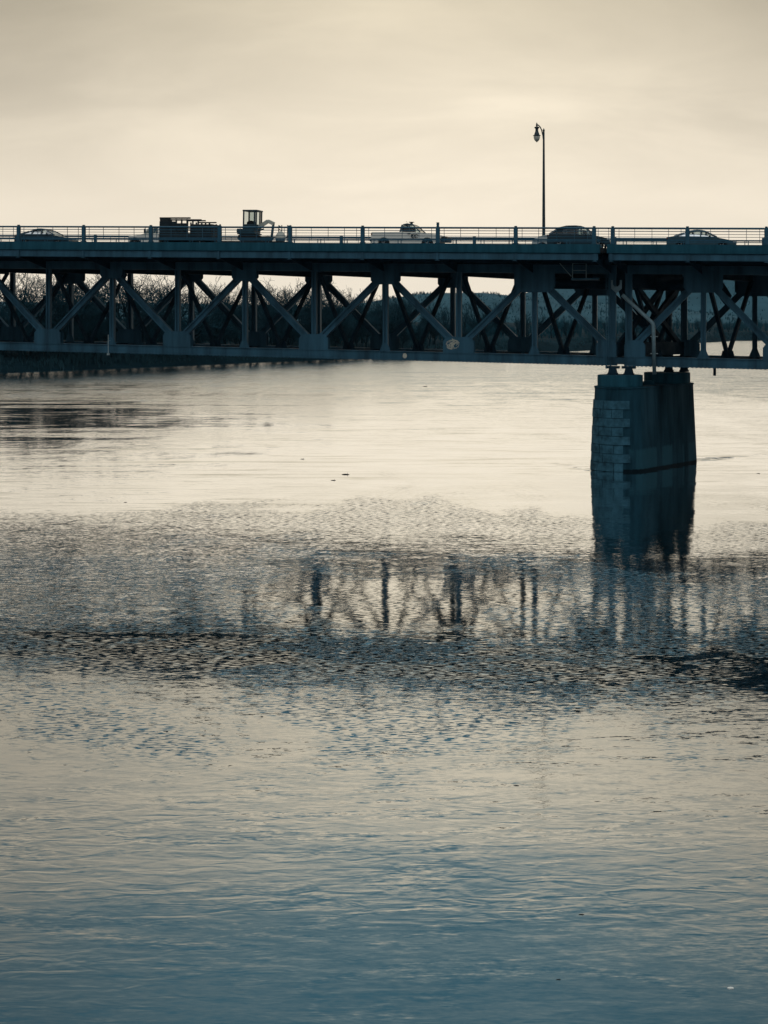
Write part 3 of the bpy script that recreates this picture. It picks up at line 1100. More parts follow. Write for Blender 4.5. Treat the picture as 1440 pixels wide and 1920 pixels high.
def sedan(label, px_rear, px_front, p, paint, group):
    r, ln = vehicle('sedan', label, 'car', px_rear, px_front, p, group)
    k = ln / 4.6
    hl = ln / 2
    top = [(-hl, 0.62), (-hl + 0.02, 0.90), (-hl + 0.45, 0.98), (-1.35 * k, 0.98), (0.75 * k, 0.96), (1.35 * k, 0.84), (hl - 0.25, 0.70), (hl - 0.03, 0.56)]
    car_body(r, top, 0.42, 0.4, -hl, hl, -1.36 * k, 1.40 * k, 0.32, 0.88, paint)
    roof = [(-1.15 * k, 1.26), (-0.75 * k, 1.40), (-0.35 * k, 1.455), (0.0, 1.44), (0.32 * k, 1.36)]
    cabin(r, (-1.78 * k, 0.98, 1.02 * k, 0.95), roof, paint, 0.80, 0.62, (-0.85 * k, -0.05 * k))
    for x in (-1.36 * k, 1.40 * k):
        for y in (-0.78, 0.78):
            wheel(r, x, y, 0.32, 0.21)
    lamps(r, hl, 0.62, -hl, 0.82, 0.88)
    m = MB()
    for x in (-0.45, 0.45):
        for y in (-0.38, 0.38):
            m.box((x - 0.15, y, 0.85), (0.14, 0.44, 0.62))
            m.box((x - 0.17, y, 1.20), (0.09, 0.24, 0.18))
    m.box((-1.15, 0, 0.8), (0.14, 1.2, 0.5))
    m.build('seats', BLACKP, r, bevel=0.03)
    return r


sedan('dark sedan with arched roof behind the railing at the far left', 37, 138, 1.4, CAR_DARK, 'cars crossing the bridge')
sedan('grey blue sedan driving right of the expansion joint', 1251, 1381, 1.4, CAR_TEAL, 'cars crossing the bridge')
r, ln = vehicle('minivan', 'pale silver minivan, only its nose showing behind the dark SUV', 'car', 1112, 1001, 4.9, 'cars crossing the bridge')
hl = ln / 2
top = [(-hl, 0.7), (-hl + 0.02, 1.10), (0.9, 1.12), (hl - 1.15, 1.28), (hl - 0.55, 1.14), (hl - 0.12, 0.94), (hl, 0.74)]
car_body(r, top, 0.5, 0.45, -hl, hl, -1.35, 1.42, 0.35, 0.93, CAR_LIGHT, 0.27)
cabin(r, (-hl + 0.1, 1.10, hl - 1.2, 1.27), [(-hl + 0.4, 1.60), (-0.9, 1.68), (-0.1, 1.68), (0.25, 1.62)], CAR_LIGHT, 0.85, 0.68, (-0.95, 0.0))
for x in (-1.35, 1.42):
    for y in (-0.82, 0.82):
        wheel(r, x, y, 0.35, 0.23)
lamps(r, hl - 0.03, 0.88, -hl, 0.95, 0.93)

# dark SUV
r, ln = vehicle('suv', 'tall dark SUV with sloping tailgate below the street lamp', 'car', 1029, 1147, 1.4, 'cars crossing the bridge')
hl = ln / 2
top = [(-hl, 0.7), (-hl + 0.02, 1.02), (-hl + 0.3, 1.08), (0.75, 1.06), (1.3, 0.98), (hl - 0.3, 0.84), (hl - 0.03, 0.66)]
car_body(r, top, 0.5, 0.45, -hl, hl, -1.32, 1.40, 0.35, 0.93, CAR_DARK, 0.27)
cabin(r, (-hl + 0.14, 1.08, 1.02, 1.05), [(-hl + 0.85, 1.62), (-0.9, 1.72), (-0.3, 1.735), (0.1, 1.70), (0.42, 1.60)], CAR_DARK, 0.85, 0.68, (-1.05, -0.85, -0.05))
m = MB()
for sgn in (-1, 1):
    m.prism([(-hl + 0.2, 1.07), (-0.98, 1.07), (-0.98, 1.66), (-hl + 0.8, 1.58)], sgn * 0.75 - 0.02, sgn * 0.75 + 0.02)
m.box2((-1.0, -0.6, 0.9), (-0.22, 0.6, 1.60))
m.box((0.3, 0.36, 1.0), (0.16, 0.5, 0.8))
m.box((0.3, -0.36, 1.0), (0.16, 0.5, 0.8))
m.build('seats', BLACKP, r)
for x in (-1.32, 1.40):
    for y in (-0.82, 0.82):
        wheel(r, x, y, 0.35, 0.23)
lamps(r, hl, 0.76, -hl, 0.95, 0.93)

# white pickup
r, ln = vehicle('pickup_truck', 'white pickup truck with dark cab windows and a roof beacon', 'pickup truck', 702, 829, 1.4)
hl = ln / 2
xr_ = -hl + 24 / 126 * ln
xf_ = -hl + 104 / 126 * ln
top = [(-hl, 0.75), (-hl, 1.20), (-0.42, 1.22), (0.9, 1.20), (1.35, 1.16), (hl - 0.15, 1.06), (hl - 0.02, 0.92)]
car_body(r, top, 0.55, 0.55, -hl, hl, xr_, xf_, 0.38, 0.96, CAR_WHITE, 0.36)
cabin(r, (-0.38, 1.215, 1.12, 1.19), [(-0.27, 1.80), (0.0, 1.86), (0.35, 1.84), (0.55, 1.78)], CAR_DARK, 0.86, 0.72, (0.28,))
m = MB()
m.box((0.15, 0.36, 1.25), (0.5, 0.5, 0.75))
m.box((0.15, -0.36, 1.25), (0.5, 0.5, 0.75))
m.box((-0.2, 0, 1.3), (0.14, 1.4, 0.7))
m.build('seats', BLACKP, r)
for x in (xr_, xf_):
    for y in (-0.84, 0.84):
        wheel(r, x, y, 0.38, 0.25)
lamps(r, hl, 0.95, -hl, 1.05, 0.96)
m = MB()
m.box((hl + 0.30, 0, 0.72), (0.42, 1.7, 0.36))
m.box((hl + 0.06, 0.4, 0.6), (0.2, 0.1, 0.1))
m.box((hl + 0.06, -0.4, 0.6), (0.2, 0.1, 0.1))
m.build('front_guard', BLACKP, r, bevel=0.03)
m = MB()
m.box((-hl - 0.06, 0, 0.6), (0.16, 1.7, 0.16))
m.build('rear_bumper', BLACKP, r, bevel=0.03)
m = MB()
m.tube([(0.25, -0.1, 1.858), (0.25, -0.1, 1.96)], 0.1, 10)
m.box((0.25, -0.1, 1.975), (0.34, 0.3, 0.04))
m.build('beacon', BLACKP, r)
m = MB()
m.tube([(-0.15, 0.5, 1.80), (-0.30, 0.5, 2.10)], 0.012, 5)
m.build('aerial', BLACKP, r)
m = MB()
for cx, rr in ((0.62, 0.13), (0.86, 0.12)):
    pts = [(cx + rr * math.cos(t * 0.5), -0.962, 0.92 + rr * math.sin(t * 0.5)) for t in range(12)]
    m.tube(pts, 0.03, 5)
m.box((0.74, -0.962, 0.92), (0.3, 0.01, 0.05))
m.box((0.30, -0.965, 1.08), (0.22, 0.03, 0.05))
m.build('door_emblem', BLACKP, r)

# work truck with rack bed, facing left in the far lane
PF = 4.9
r, ln = vehicle('work_truck', 'pale work truck with a dark slatted stake body heading left', 'truck', 405, 249, PF)
hl = ln / 2
u_ = ln / 156
X = lambda px: (px - 405) * -1 * u_ - hl    # photo column -> local x
top = [(X(308), 0.8), (X(308), 1.25), (X(281), 1.25), (X(276), 1.20), (X(252), 1.05), (X(249.5), 0.9)]
bot = [(X(249.5), 0.5), (X(251), 0.42)] + arc_cut(X(263), 0.50, 0.42) + [(X(308), 0.42)]
m = MB()
m.prism(top + bot, -0.98, 0.98)
m.build('body', CAR_WHITE, r, bevel=0.03)
cabin(r, (X(307), 1.25, X(279), 1.25), [(X(305), 1.80), (X(296), 1.84), (X(288), 1.78)], CAR_WHITE, 0.90, 0.78, (X(295),))
m = MB()
m.box((X(296), -0.3, 1.45), (0.25, 0.42, 0.6))
m.lathe([(0.10, 0), (0.13, 0.12), (0.10, 0.26)], (X(296), -0.3, 1.5), 10)
m.build('seats', BLACKP, r)
m = MB()
m.box2((X(405), -1.1, 0.72), (X(310), 1.1, 0.86))
m.box2((X(400), -0.4, 0.45), (X(260), 0.4, 0.70))
m.build('flatbed', RACK, r)
m = MB()
for y in (-1.08, 1.08):
    m.box2((X(341), y - 0.03, 0.862), (X(310), y + 0.03, 2.20))
    m.box2((X(405), y - 0.03, 0.862), (X(341.2), y + 0.03, 1.30))
    m.box2((X(368), y - 0.03, 1.60), (X(341.2), y + 0.03, 1.66))
    m.box2((X(403), y - 0.032, 1.302), (X(369), y + 0.032, 1.98))
    for px in (341, 351, 361, 368, 378, 388, 395, 402):
        m.box2((X(px) - 0.05, y - 0.05, 0.862), (X(px) + 0.05, y + 0.05, 2.38 if px < 366 else 2.12))
    m.box2((X(367), y - 0.04, 2.40), (X(310), y + 0.04, 2.52))
    m.box2((X(395), y - 0.04, 2.20), (X(361), y + 0.04, 2.30))
m.box2((X(312), -1.05, 0.862), (X(310), 1.05, 2.52))
m.box2((X(405), -1.05, 0.862), (X(403.2), 1.05, 2.0))
m.box2((X(338), -0.9, 0.87), (X(314), 0.9, 2.0))
m.build('stake_body', RACK, r)
for x in (X(263), X(385)):
    for y in (-0.88, 0.88):
        wheel(r, x, y, 0.42, 0.28)
for sgn in (-1, 1):
    m = MB()
    m.box((X(283), sgn * 1.12, 1.45), (0.10, 0.22, 0.34))
    m.build('mirror', BLACKP, r, bevel=0.02)
    m = MB()
    m.box((X(250.5), sgn * 0.78, 0.82), (0.12, 0.3, 0.16))
    m.build('headlight', LENS, r)

# equipment trailer
tr, ln = vehicle('equipment_trailer', 'low flat trailer with raised loading ramps behind the work truck', 'trailer', 538, 407, PF)
hl = ln / 2
ut = ln / 131
XT = lambda px: -(px - 538) * ut - hl
m = MB()
m.box2((XT(538), -1.05, 0.55), (XT(425), 1.05, 0.70))
m.bar((XT(425), -0.6, 0.6), (XT(408), 0, 0.55), 0.1, 0.12)
m.bar((XT(425), 0.6, 0.6), (XT(408), 0, 0.55), 0.1, 0.12)
m.build('bed', RACK, tr)
for px in (470, 484):
    for y in (-0.92, 0.92):
        wheel(tr, XT(px), y, 0.33, 0.22)
for px in (517.5, 534):
    m = MB()
    for o in (-0.15, 0.15):
        m.bar((XT(px) + o, -0.9, 0.702), (XT(px) + o * 0.8, -0.9, 2.05), 0.05, 0.06, (1, 0, 0))
    for i in range(5):
        m.bar((XT(px) - 0.13, -0.9, 0.80 + i * 0.27), (XT(px) + 0.13, -0.9, 0.92 + i * 0.27), 0.05, 0.07)
    m.build('ramp', RACK, tr)

# mini excavator on the trailer; placed in the trailer's frame so that it sits on the bed
ex = empty('mini_excavator', 'small dark excavator with boxy glazed cab riding on the trailer', 'excavator', (0, 0, 0))
xy = wxy(s_at(472, PF), PF)
ex.location = (xy.x, xy.y, Z_ROAD(s_at(472, PF)) + 0.72)
ex.rotation_euler = (0, math.atan(0.1067 / L), TH)
ue = ut
XE = lambda px: (px - 472) * ue
m = MB()
for y in (-0.62, 0.62):
    n = 8
    a, b = XE(452) + 0.25, XE(486) - 0.25
    poly = [(a - 0.25 * math.sin(math.pi * i / n), 0.25 + 0.25 * math.cos(math.pi * i / n)) for i in range(n + 1)]
    poly += [(b + 0.25 * math.sin(math.pi * i / n), 0.25 - 0.25 * math.cos(math.pi * i / n)) for i in range(n + 1)]
    m.prism(poly, y - 0.17, y + 0.17)
m.build('track', RUBBER, ex)
m = MB()
m.box2((XE(450), -0.75, 0.52), (XE(485), 0.75, 0.62))
m.box2((XE(449.5), -0.74, 0.622), (XE(482), 0.74, 0.95))
m.build('house', MACH, ex, bevel=0.04)
cb = empty('cab', None, None, parent=ex)
m = MB()
c0, c1 = XE(460), XE(486)
m.box2((c0, -0.62, 0.952), (c1 - 0.05, 0.62, 1.30))
zt = 2.32
for x in (c0 + 0.05, c1 - 0.20, c1 - 0.06):
    for y in (-0.58, 0.58):
        m.box2((x - 0.05, y - 0.04, 1.30), (x + 0.05, y + 0.04, zt))
m.box2((c0 - 0.02, -0.66, zt), (c1 + 0.02, 0.66, zt + 0.10))
m.build('frame', MACH, cb)
for y in (-0.6, 0.6):
    m = MB()
    m.add([(c0 + 0.10, y, 1.302), (c1 - 0.2, y, 1.302), (c1 - 0.2, y, zt), (c0 + 0.1, y, zt)], [(0, 1, 2, 3)])
    m.build('window', GLASS, cb)
m = MB()
m.prism([(c0 + 0.2, 1.302), (c1 - 0.35, 1.302), (c1 - 0.38, 1.48), (c1 - 0.55, 1.60), (c0 + 0.38, 1.60), (c0 + 0.22, 1.48)], -0.3, 0.3)
m.build('seat', BLACKP, cb)
m = MB()
bp = [(XE(480), 1.0), (XE(490), 1.26), (XE(502), 1.58), (XE(513), 1.36)]
for a, b in zip(bp[:-1], bp[1:]):
    m.bar((a[0], 0, a[1]), (b[0], 0, b[1]), 0.22, 0.27)
m.build('boom', MACH_L, ex)
m = MB()
m.bar((XE(512), 0, 1.40), (XE(509), 0, 0.35), 0.14, 0.16)
m.bar((XE(484), 0, 0.80), (XE(494), 0, 0.98), 0.09, 0.09)
m.build('dipper', MACH, ex)
m = MB()
m.prism([(XE(490), 0.05), (XE(508), 0.05), (XE(511), 0.25), (XE(507), 0.42), (XE(496), 0.40), (XE(491), 0.25)], -0.35, 0.35)
m.build('bucket', MACH, ex, bevel=0.03)
# pale bag of material on the trailer tail
sk = wxy(s_at(526, PF), PF)
m = MB()
m.lathe([(0.02, 0.0), (0.34, 0.04), (0.40, 0.25), (0.36, 0.5), (0.22, 0.72), (0.05, 0.82)], n=12)
o = m.build('sack', MACH_L, None, smooth=True)
o.location = (sk.x, sk.y, Z_ROAD(s_at(526, PF)) + 0.71)
tag(o, 'pale bulging sack between the trailer ramps', 'sack')

# ------------------------------------------------------------------ river
def water_mat():
    m = bpy.data.materials.new('river water')
    m.use_nodes = True
    t = m.node_tree
    t.nodes.clear()
    geo = N(t, 'ShaderNodeNewGeometry')
    pos = geo.outputs['Position']
    sp = N(t, 'ShaderNodeSeparateXYZ')
    t.links.new(pos, sp.inputs[0])
    x, y = sp.outputs[0], sp.outputs[1]

    def noise(scale, sx=1.0, sy=1.0, rot=0.0, detail=3.0, rough=0.55, dist=0.0, loc=(0, 0, 0)):
        mpn = N(t, 'ShaderNodeMapping')
        mpn.inputs['Scale'].default_value = (sx, sy, 1)
        mpn.inputs['Rotation'].default_value = (0, 0, R(rot))
        mpn.inputs['Location'].default_value = loc
        t.links.new(pos, mpn.inputs[0])
        n = N(t, 'ShaderNodeTexNoise', ins={'Scale': scale, 'Detail': detail, 'Roughness': rough, 'Distortion': dist})
        t.links.new(mpn.outputs[0], n.inputs['Vector'])
        return n

    def slope(n, amp):
        """noise colour, centred, as a surface slope vector"""
        a = N(t, 'ShaderNodeVectorMath', operation='SUBTRACT')
        t.links.new(n.outputs['Color'], a.inputs[0])
        a.inputs[1].default_value = (0.5, 0.5, 0.5)
        b = N(t, 'ShaderNodeVectorMath', operation='SCALE')
        t.links.new(a.outputs[0], b.inputs[0])
        if isinstance(amp, (int, float)):
            b.inputs['Scale'].default_value = amp
        else:
            t.links.new(amp, b.inputs['Scale'])
        return b.outputs[0]

    def vadd(a, b):
        n = N(t, 'ShaderNodeVectorMath', operation='ADD')
        t.links.new(a, n.inputs[0])
        t.links.new(b, n.inputs[1])
        return n.outputs[0]

    # patches of slick and of ruffled water, stretched along the current
    patch = noise(0.035, 0.55, 1.0, 8, 4.0, 0.6, 1.2).outputs['Fac']
    patch2 = noise(0.11, 0.45, 1.0, -12, 4.0, 0.6, 1.5, (7, 3, 0)).outputs['Fac']
    y = math_n(t, 'ADD', y, math_n(t, 'MULTIPLY', math_n(t, 'SUBTRACT', patch, 0.5), math_n(t, 'MULTIPLY', y, 0.55)))
    y = math_n(t, 'ADD', y, math_n(t, 'MULTIPLY', math_n(t, 'SUBTRACT', patch2, 0.5), math_n(t, 'MULTIPLY', y, 0.25)))
    ragged = noise(0.17, 1.0, 0.45, 0, 4.0, 0.6, 0.8, (9, 1, 0)).outputs['Fac']
    y = math_n(t, 'ADD', y, math_n(t, 'MULTIPLY', math_n(t, 'SUBTRACT', ragged, 0.5), math_n(t, 'MULTIPLY', y, 0.8)))
    p1 = maprange(t, patch, 0.40, 0.62)
    p2 = maprange(t, patch2, 0.40, 0.62)
    # distance zones
    near = maprange(t, y, 30, 40)                 # 0 close to the camera
    chop = math_n(t, 'MULTIPLY', maprange(t, y, 28, 40), maprange(t, y, 46, 88, 1.0, 0.0))
    far = maprange(t, y, 86, 145)
    farm = maprange(t, y, 62, 100)
    far2 = maprange(t, y, 110, 260)
    # calm dark slick on the left, far side
    ex_ = math_n(t, 'DIVIDE', math_n(t, 'ADD', x, 42.0), 33.0)
    ey_ = math_n(t, 'DIVIDE', math_n(t, 'SUBTRACT', sp.outputs[1], 143.0), 27.0)
    rr = math_n(t, 'ADD', math_n(t, 'MULTIPLY', ex_, ex_), math_n(t, 'MULTIPLY', ey_, ey_))
    sn = noise(0.22, 0.16, 1.0, 4, 4.0, 0.6, 0.5, (2, 9, 0)).outputs['Fac']
    slick = maprange(t, math_n(t, 'ADD', rr, math_n(t, 'MULTIPLY', math_n(t, 'SUBTRACT', sn, 0.5), 6.0)), 0.45, 1.25, 1.0, 0.0)
    # ripple strengths
    patch3 = noise(0.16, 0.42, 1.1, 14, 5.0, 0.62, 2.2, (1, 4, 0)).outputs['Fac']
    rib = maprange(t, math_n(t, 'ABSOLUTE', math_n(t, 'SUBTRACT', patch3, 0.47)), 0.0, 0.03, 1.2, 0.0)
    p3 = math_n(t, 'MULTIPLY', math_n(t, 'MAXIMUM', rib, maprange(t, patch3, 0.54, 0.66)), math_n(t, 'MULTIPLY', maprange(t, y, 40, 60, 0.13, 0.0), maprange(t, y, 21, 30, 0.35, 1.0)))
    a_fine = math_n(t, 'ADD', math_n(t, 'ADD', math_n(t, 'ADD', 0.02, p3), math_n(t, 'MULTIPLY', p1, 0.03)), math_n(t, 'MULTIPLY', chop, math_n(t, 'ADD', 0.012, math_n(t, 'MULTIPLY', p2, 0.035))))
    a_fine = math_n(t, 'ADD', a_fine, math_n(t, 'MULTIPLY', far, 0.14))
    a_fine = math_n(t, 'ADD', a_fine, math_n(t, 'MULTIPLY', far2, 0.18))
    a_mid = math_n(t, 'ADD', math_n(t, 'ADD', 0.03, math_n(t, 'MULTIPLY', chop, 0.02)), math_n(t, 'MULTIPLY', far, 0.11))
    keep = math_n(t, 'SUBTRACT', 1.0, math_n(t, 'MULTIPLY', slick, 0.80))
    # glassy pools between the ruffled belts

    def pool(cx, cy, rx, ry, jit):
        a = math_n(t, 'DIVIDE', math_n(t, 'SUBTRACT', x, cx), rx)
        b = math_n(t, 'DIVIDE', math_n(t, 'SUBTRACT', sp.outputs[1], cy), ry)
        q = math_n(t, 'ADD', math_n(t, 'MULTIPLY', a, a), math_n(t, 'MULTIPLY', b, b))
        q = math_n(t, 'ADD', q, math_n(t, 'MULTIPLY', math_n(t, 'SUBTRACT', pn, 0.5), jit))
        return maprange(t, q, 0.30, 1.50, 1.0, 0.0)

    pn = noise(0.55, 0.45, 1.0, 6, 4.0, 0.6, 1.2, (5, 2, 0)).outputs['Fac']
    pools = math_n(t, 'MAXIMUM', math_n(t, 'MAXIMUM', pool(-7.4, 42.8, 4.6, 3.6, 6.0), pool(11.2, 40.6, 3.2, 2.8, 6.0)),
                   math_n(t, 'MAXIMUM', math_n(t, 'MULTIPLY', pool(0.9, 51.5, 5.6, 7.5, 5.0), 0.9), math_n(t, 'MULTIPLY', pool(0.0, 40.6, 6.0, 1.8, 6.0), 0.85)))
    pools = math_n(t, 'MAXIMUM', pools, math_n(t, 'MULTIPLY', pool(13.6, 72.0, 5.0, 21.0, 1.5), 0.85))
    nopool = math_n(t, 'SUBTRACT', 1.0, math_n(t, 'MULTIPLY', pools, 0.88))
    keep = math_n(t, 'MULTIPLY', keep, math_n(t, 'SUBTRACT', 1.0, math_n(t, 'MULTIPLY', pools, 0.55)))
    a_fine = math_n(t, 'MULTIPLY', a_fine, keep)
    lowb = math_n(t, 'MULTIPLY', maprange(t, y, 35, 40), maprange(t, y, 46, 54, 1.0, 0.0))
    calm = math_n(t, 'SUBTRACT', 1.0, math_n(t, 'MULTIPLY', lowb, 0.6))
    a_fine = math_n(t, 'MULTIPLY', a_fine, calm)
    a_mid = math_n(t, 'MULTIPLY', math_n(t, 'MULTIPLY', a_mid, keep), calm)
    gust = math_n(t, 'MAXIMUM', pool(-15.0, 58.0, 12.0, 12.0, 5.0), pool(20.0, 53.0, 6.5, 7.0, 4.0))
    a_fine = math_n(t, 'ADD', a_fine, math_n(t, 'MULTIPLY', math_n(t, 'MULTIPLY', gust, nopool), 0.17))
    s = slope(noise(5.5, 0.32, 1.3, 6, 2.0), a_fine)
    s = vadd(s, slope(noise(17.0, 0.36, 1.2, -6, 2.0), math_n(t, 'MULTIPLY', a_fine, 1.1)))
    s = vadd(s, slope(noise(1.7, 0.24, 1.3, -4, 3.0, 0.55, 1.0), a_mid))
    s = vadd(s, slope(noise(0.32, 0.4, 1.2, 10, 3.0, 0.5, 0.8), math_n(t, 'MULTIPLY', calm, math_n(t, 'SUBTRACT', 0.05, math_n(t, 'MULTIPLY', chop, 0.026)))))
    s = vadd(s, slope(noise(0.55, 0.10, 1.0, 3, 3.0, 0.6, 0.3, (4, 4, 0)), math_n(t, 'MULTIPLY', far, 0.10)))
    # sparse small facets turned to the viewer in the choppy belt, and long ruffled streaks far out
    fct = noise(11.0, 0.30, 1.3, 4, 2.0, 0.5, 0.0, (3, 8, 0)).outputs['Fac']
    fcm = math_n(t, 'MULTIPLY', maprange(t, fct, 0.51, 0.59), math_n(t, 'MULTIPLY', maprange(t, y, 32, 43), maprange(t, y, 48, 86, 1.0, 0.0)))
    fcm = math_n(t, 'MULTIPLY', math_n(t, 'MULTIPLY', fcm, nopool), math_n(t, 'ADD', 0.13, math_n(t, 'MULTIPLY', p2, 0.20)))
    st1 = noise(0.42, 0.09, 1.0, 3, 4.0, 0.65, 0.4, (6, 1, 0)).outputs['Fac']
    st2 = noise(1.3, 0.10, 1.0, -2, 3.0, 0.6, 0.4, (2, 5, 0)).outputs['Fac']
    stm = math_n(t, 'ADD', math_n(t, 'MULTIPLY', maprange(t, st1, 0.54, 0.72), 0.055), math_n(t, 'MULTIPLY', maprange(t, st2, 0.52, 0.72), 0.055))
    stm = math_n(t, 'MULTIPLY', math_n(t, 'MULTIPLY', stm, farm), keep)
    tilt = math_n(t, 'ADD', math_n(t, 'ADD', fcm, stm), math_n(t, 'MULTIPLY', math_n(t, 'MULTIPLY', far2, keep), 0.024))
    tilt = math_n(t, 'ADD', tilt, math_n(t, 'MULTIPLY', math_n(t, 'MULTIPLY', maprange(t, y, 140, 230), keep), 0.05))
    tilt = math_n(t, 'ADD', tilt, math_n(t, 'MULTIPLY', math_n(t, 'MULTIPLY', fcm, gust), 0.15))
    cbt = N(t, 'ShaderNodeCombineXYZ')
    t.links.new(math_n(t, 'MULTIPLY', tilt, -1.0), cbt.inputs[1])
    s = vadd(s, cbt.outputs[0])
    # wakes trailing from the pier

    def wake(x0, y0, x1, y1, wd):
        ln = math.hypot(x1 - x0, y1 - y0)
        ux, uy = (x1 - x0) / ln, (y1 - y0) / ln
        rx, ry = math_n(t, 'SUBTRACT', x, x0), math_n(t, 'SUBTRACT', sp.outputs[1], y0)
        al = math_n(t, 'ADD', math_n(t, 'MULTIPLY', rx, ux), math_n(t, 'MULTIPLY', ry, uy))
        ac = math_n(t, 'ABSOLUTE', math_n(t, 'SUBTRACT', math_n(t, 'MULTIPLY', rx, uy), math_n(t, 'MULTIPLY', ry, ux)))
        k = math_n(t, 'MULTIPLY', maprange(t, ac, 0.0, wd, 1.0, 0.0), maprange(t, al, 0.0, ln, 1.0, 0.0))
        return math_n(t, 'MULTIPLY', k, maprange(t, al, -1.0, 0.3, 0.0, 1.0))

    wk = math_n(t, 'ADD', math_n(t, 'ADD', wake(14.9, 94.6, 10.2, 101.5, 1.6), wake(14.9, 93.6, 12.0, 96.6, 1.0)), wake(22.6, 101.0, 33.0, 108.5, 1.5))
    s = vadd(s, slope(noise(1.3, 0.35, 1.2, 0, 3.0, 0.6, 0.6), math_n(t, 'MULTIPLY', wk, 1.2)))
    # near ripple trains, curving
    wv = noise(3.4, 0.34, 1.0, -22, 2.0, 0.45, 0.8, (0, 2, 0))
    wamp = math_n(t, 'MULTIPLY', math_n(t, 'SUBTRACT', 1.0, near), math_n(t, 'ADD', 0.12, math_n(t, 'MULTIPLY', maprange(t, patch2, 0.38, 0.66), 1.0)))
    hgt = math_n(t, 'MULTIPLY', wv.outputs['Fac'], wamp)
    sx = N(t, 'ShaderNodeSeparateXYZ')
    t.links.new(s, sx.inputs[0])
    cb_ = N(t, 'ShaderNodeCombineXYZ')
    t.links.new(sx.outputs[0], cb_.inputs[0])
    ab = math_n(t, 'MULTIPLY', math_n(t, 'ABSOLUTE', sx.outputs[1]), -1.35)
    mxn = N(t, 'ShaderNodeMix')
    t.links.new(far, mxn.inputs[0])
    t.links.new(sx.outputs[1], mxn.inputs[2])
    t.links.new(ab, mxn.inputs[3])
    t.links.new(mxn.outputs[0], cb_.inputs[1])
    cb_.inputs[2].default_value = 1.0
    nrm = N(t, 'ShaderNodeVectorMath', operation='NORMALIZE')
    t.links.new(cb_.outputs[0], nrm.inputs[0])
    bmp = N(t, 'ShaderNodeBump', ins={'Strength': 1.0, 'Distance': 0.0075})
    t.links.new(hgt, bmp.inputs['Height'])
    t.links.new(nrm.outputs[0], bmp.inputs['Normal'])
    lw_ = N(t, 'ShaderNodeLayerWeight', ins={'Blend': 0.5})
    t.links.new(bmp.outputs[0], lw_.inputs['Normal'])
    # facing: 0 looking straight down, 1 grazing; sin of the elevation is 1 - facing
    fac = ramp(t, lw_.outputs['Facing'], [(0.0, 0.05), (0.40, 0.22), (0.52, 0.50), (0.60, 0.68), (0.69, 0.83), (0.80, 0.91), (0.90, 0.985), (1.0, 1.0)])
    gl = N(t, 'ShaderNodeBsdfGlossy')
    gl.inputs['Roughness'].default_value = 0.045
    gl.inputs['Color'].default_value = (0.98, 0.99, 1.0, 1)
    t.links.new(bmp.outputs[0], gl.inputs['Normal'])
    df = N(t, 'ShaderNodeBsdfDiffuse')
    df.inputs['Color'].default_value = (0.004, 0.036, 0.056, 1)
    mx = N(t, 'ShaderNodeMixShader')
    t.links.new(fac, mx.inputs[0])
    t.links.new(df.outputs[0], mx.inputs[1])
    t.links.new(gl.outputs[0], mx.inputs[2])
    o = N(t, 'ShaderNodeOutputMaterial')
    t.links.new(mx.outputs[0], o.inputs[0])
    return m


m = MB()
m.add([(-2600, -300, 0), (2600, -300, 0), (2600, 3400, 0), (-2600, 3400, 0)], [(0, 1, 2, 3)])
tag(m.build('river_water', water_mat(), fix=False), kind='structure')

# ------------------------------------------------------------------ far bank and hills
BANK = [(-420, 250), (-170, 258), (-74.5, 269), (-39.5, 321), (-14, 362), (30, 415), (66, 463), (120, 575), (172, 683), (420, 820), (1200, 900)]


def bank_xy(x):
    xs = [b[0] for b in BANK]
    return float(np.interp(x, xs, [b[1] for b in BANK]))


rows = [(-6, -2.5), (0, 0.05), (3, 1.6), (8, 2.9), (16, 3.6), (40, 4.4), (110, 6.0), (260, 8.0), (900, 10.0), (2200, 14.0)]
xs = sorted(set([b[0] for b in BANK] + list(range(-180, 320, 6)) + [-2400, 2400, -900]))
m = MB()
r3 = random.Random(3)
for j, (d, z) in enumerate(rows):
    for x in xs:
        yb = bank_xy(x)
        wob = (r3.uniform(-1.2, 1.2) if j in (2, 3) else 0) + 1.6 * math.sin(x * 0.11) * math.sin(x * 0.047 + 1)
        m.v.append((x, yb + d + wob, z + (r3.uniform(-0.3, 0.4) if j > 1 else 0)))
nx = len(xs)
for j in range(len(rows) - 1):
    for i in range(nx - 1):
        a = j * nx + i
        m.f.append((a, a + 1, a + nx + 1, a + nx))
tag(m.build('river_bank', EARTH, smooth=True), kind='structure')


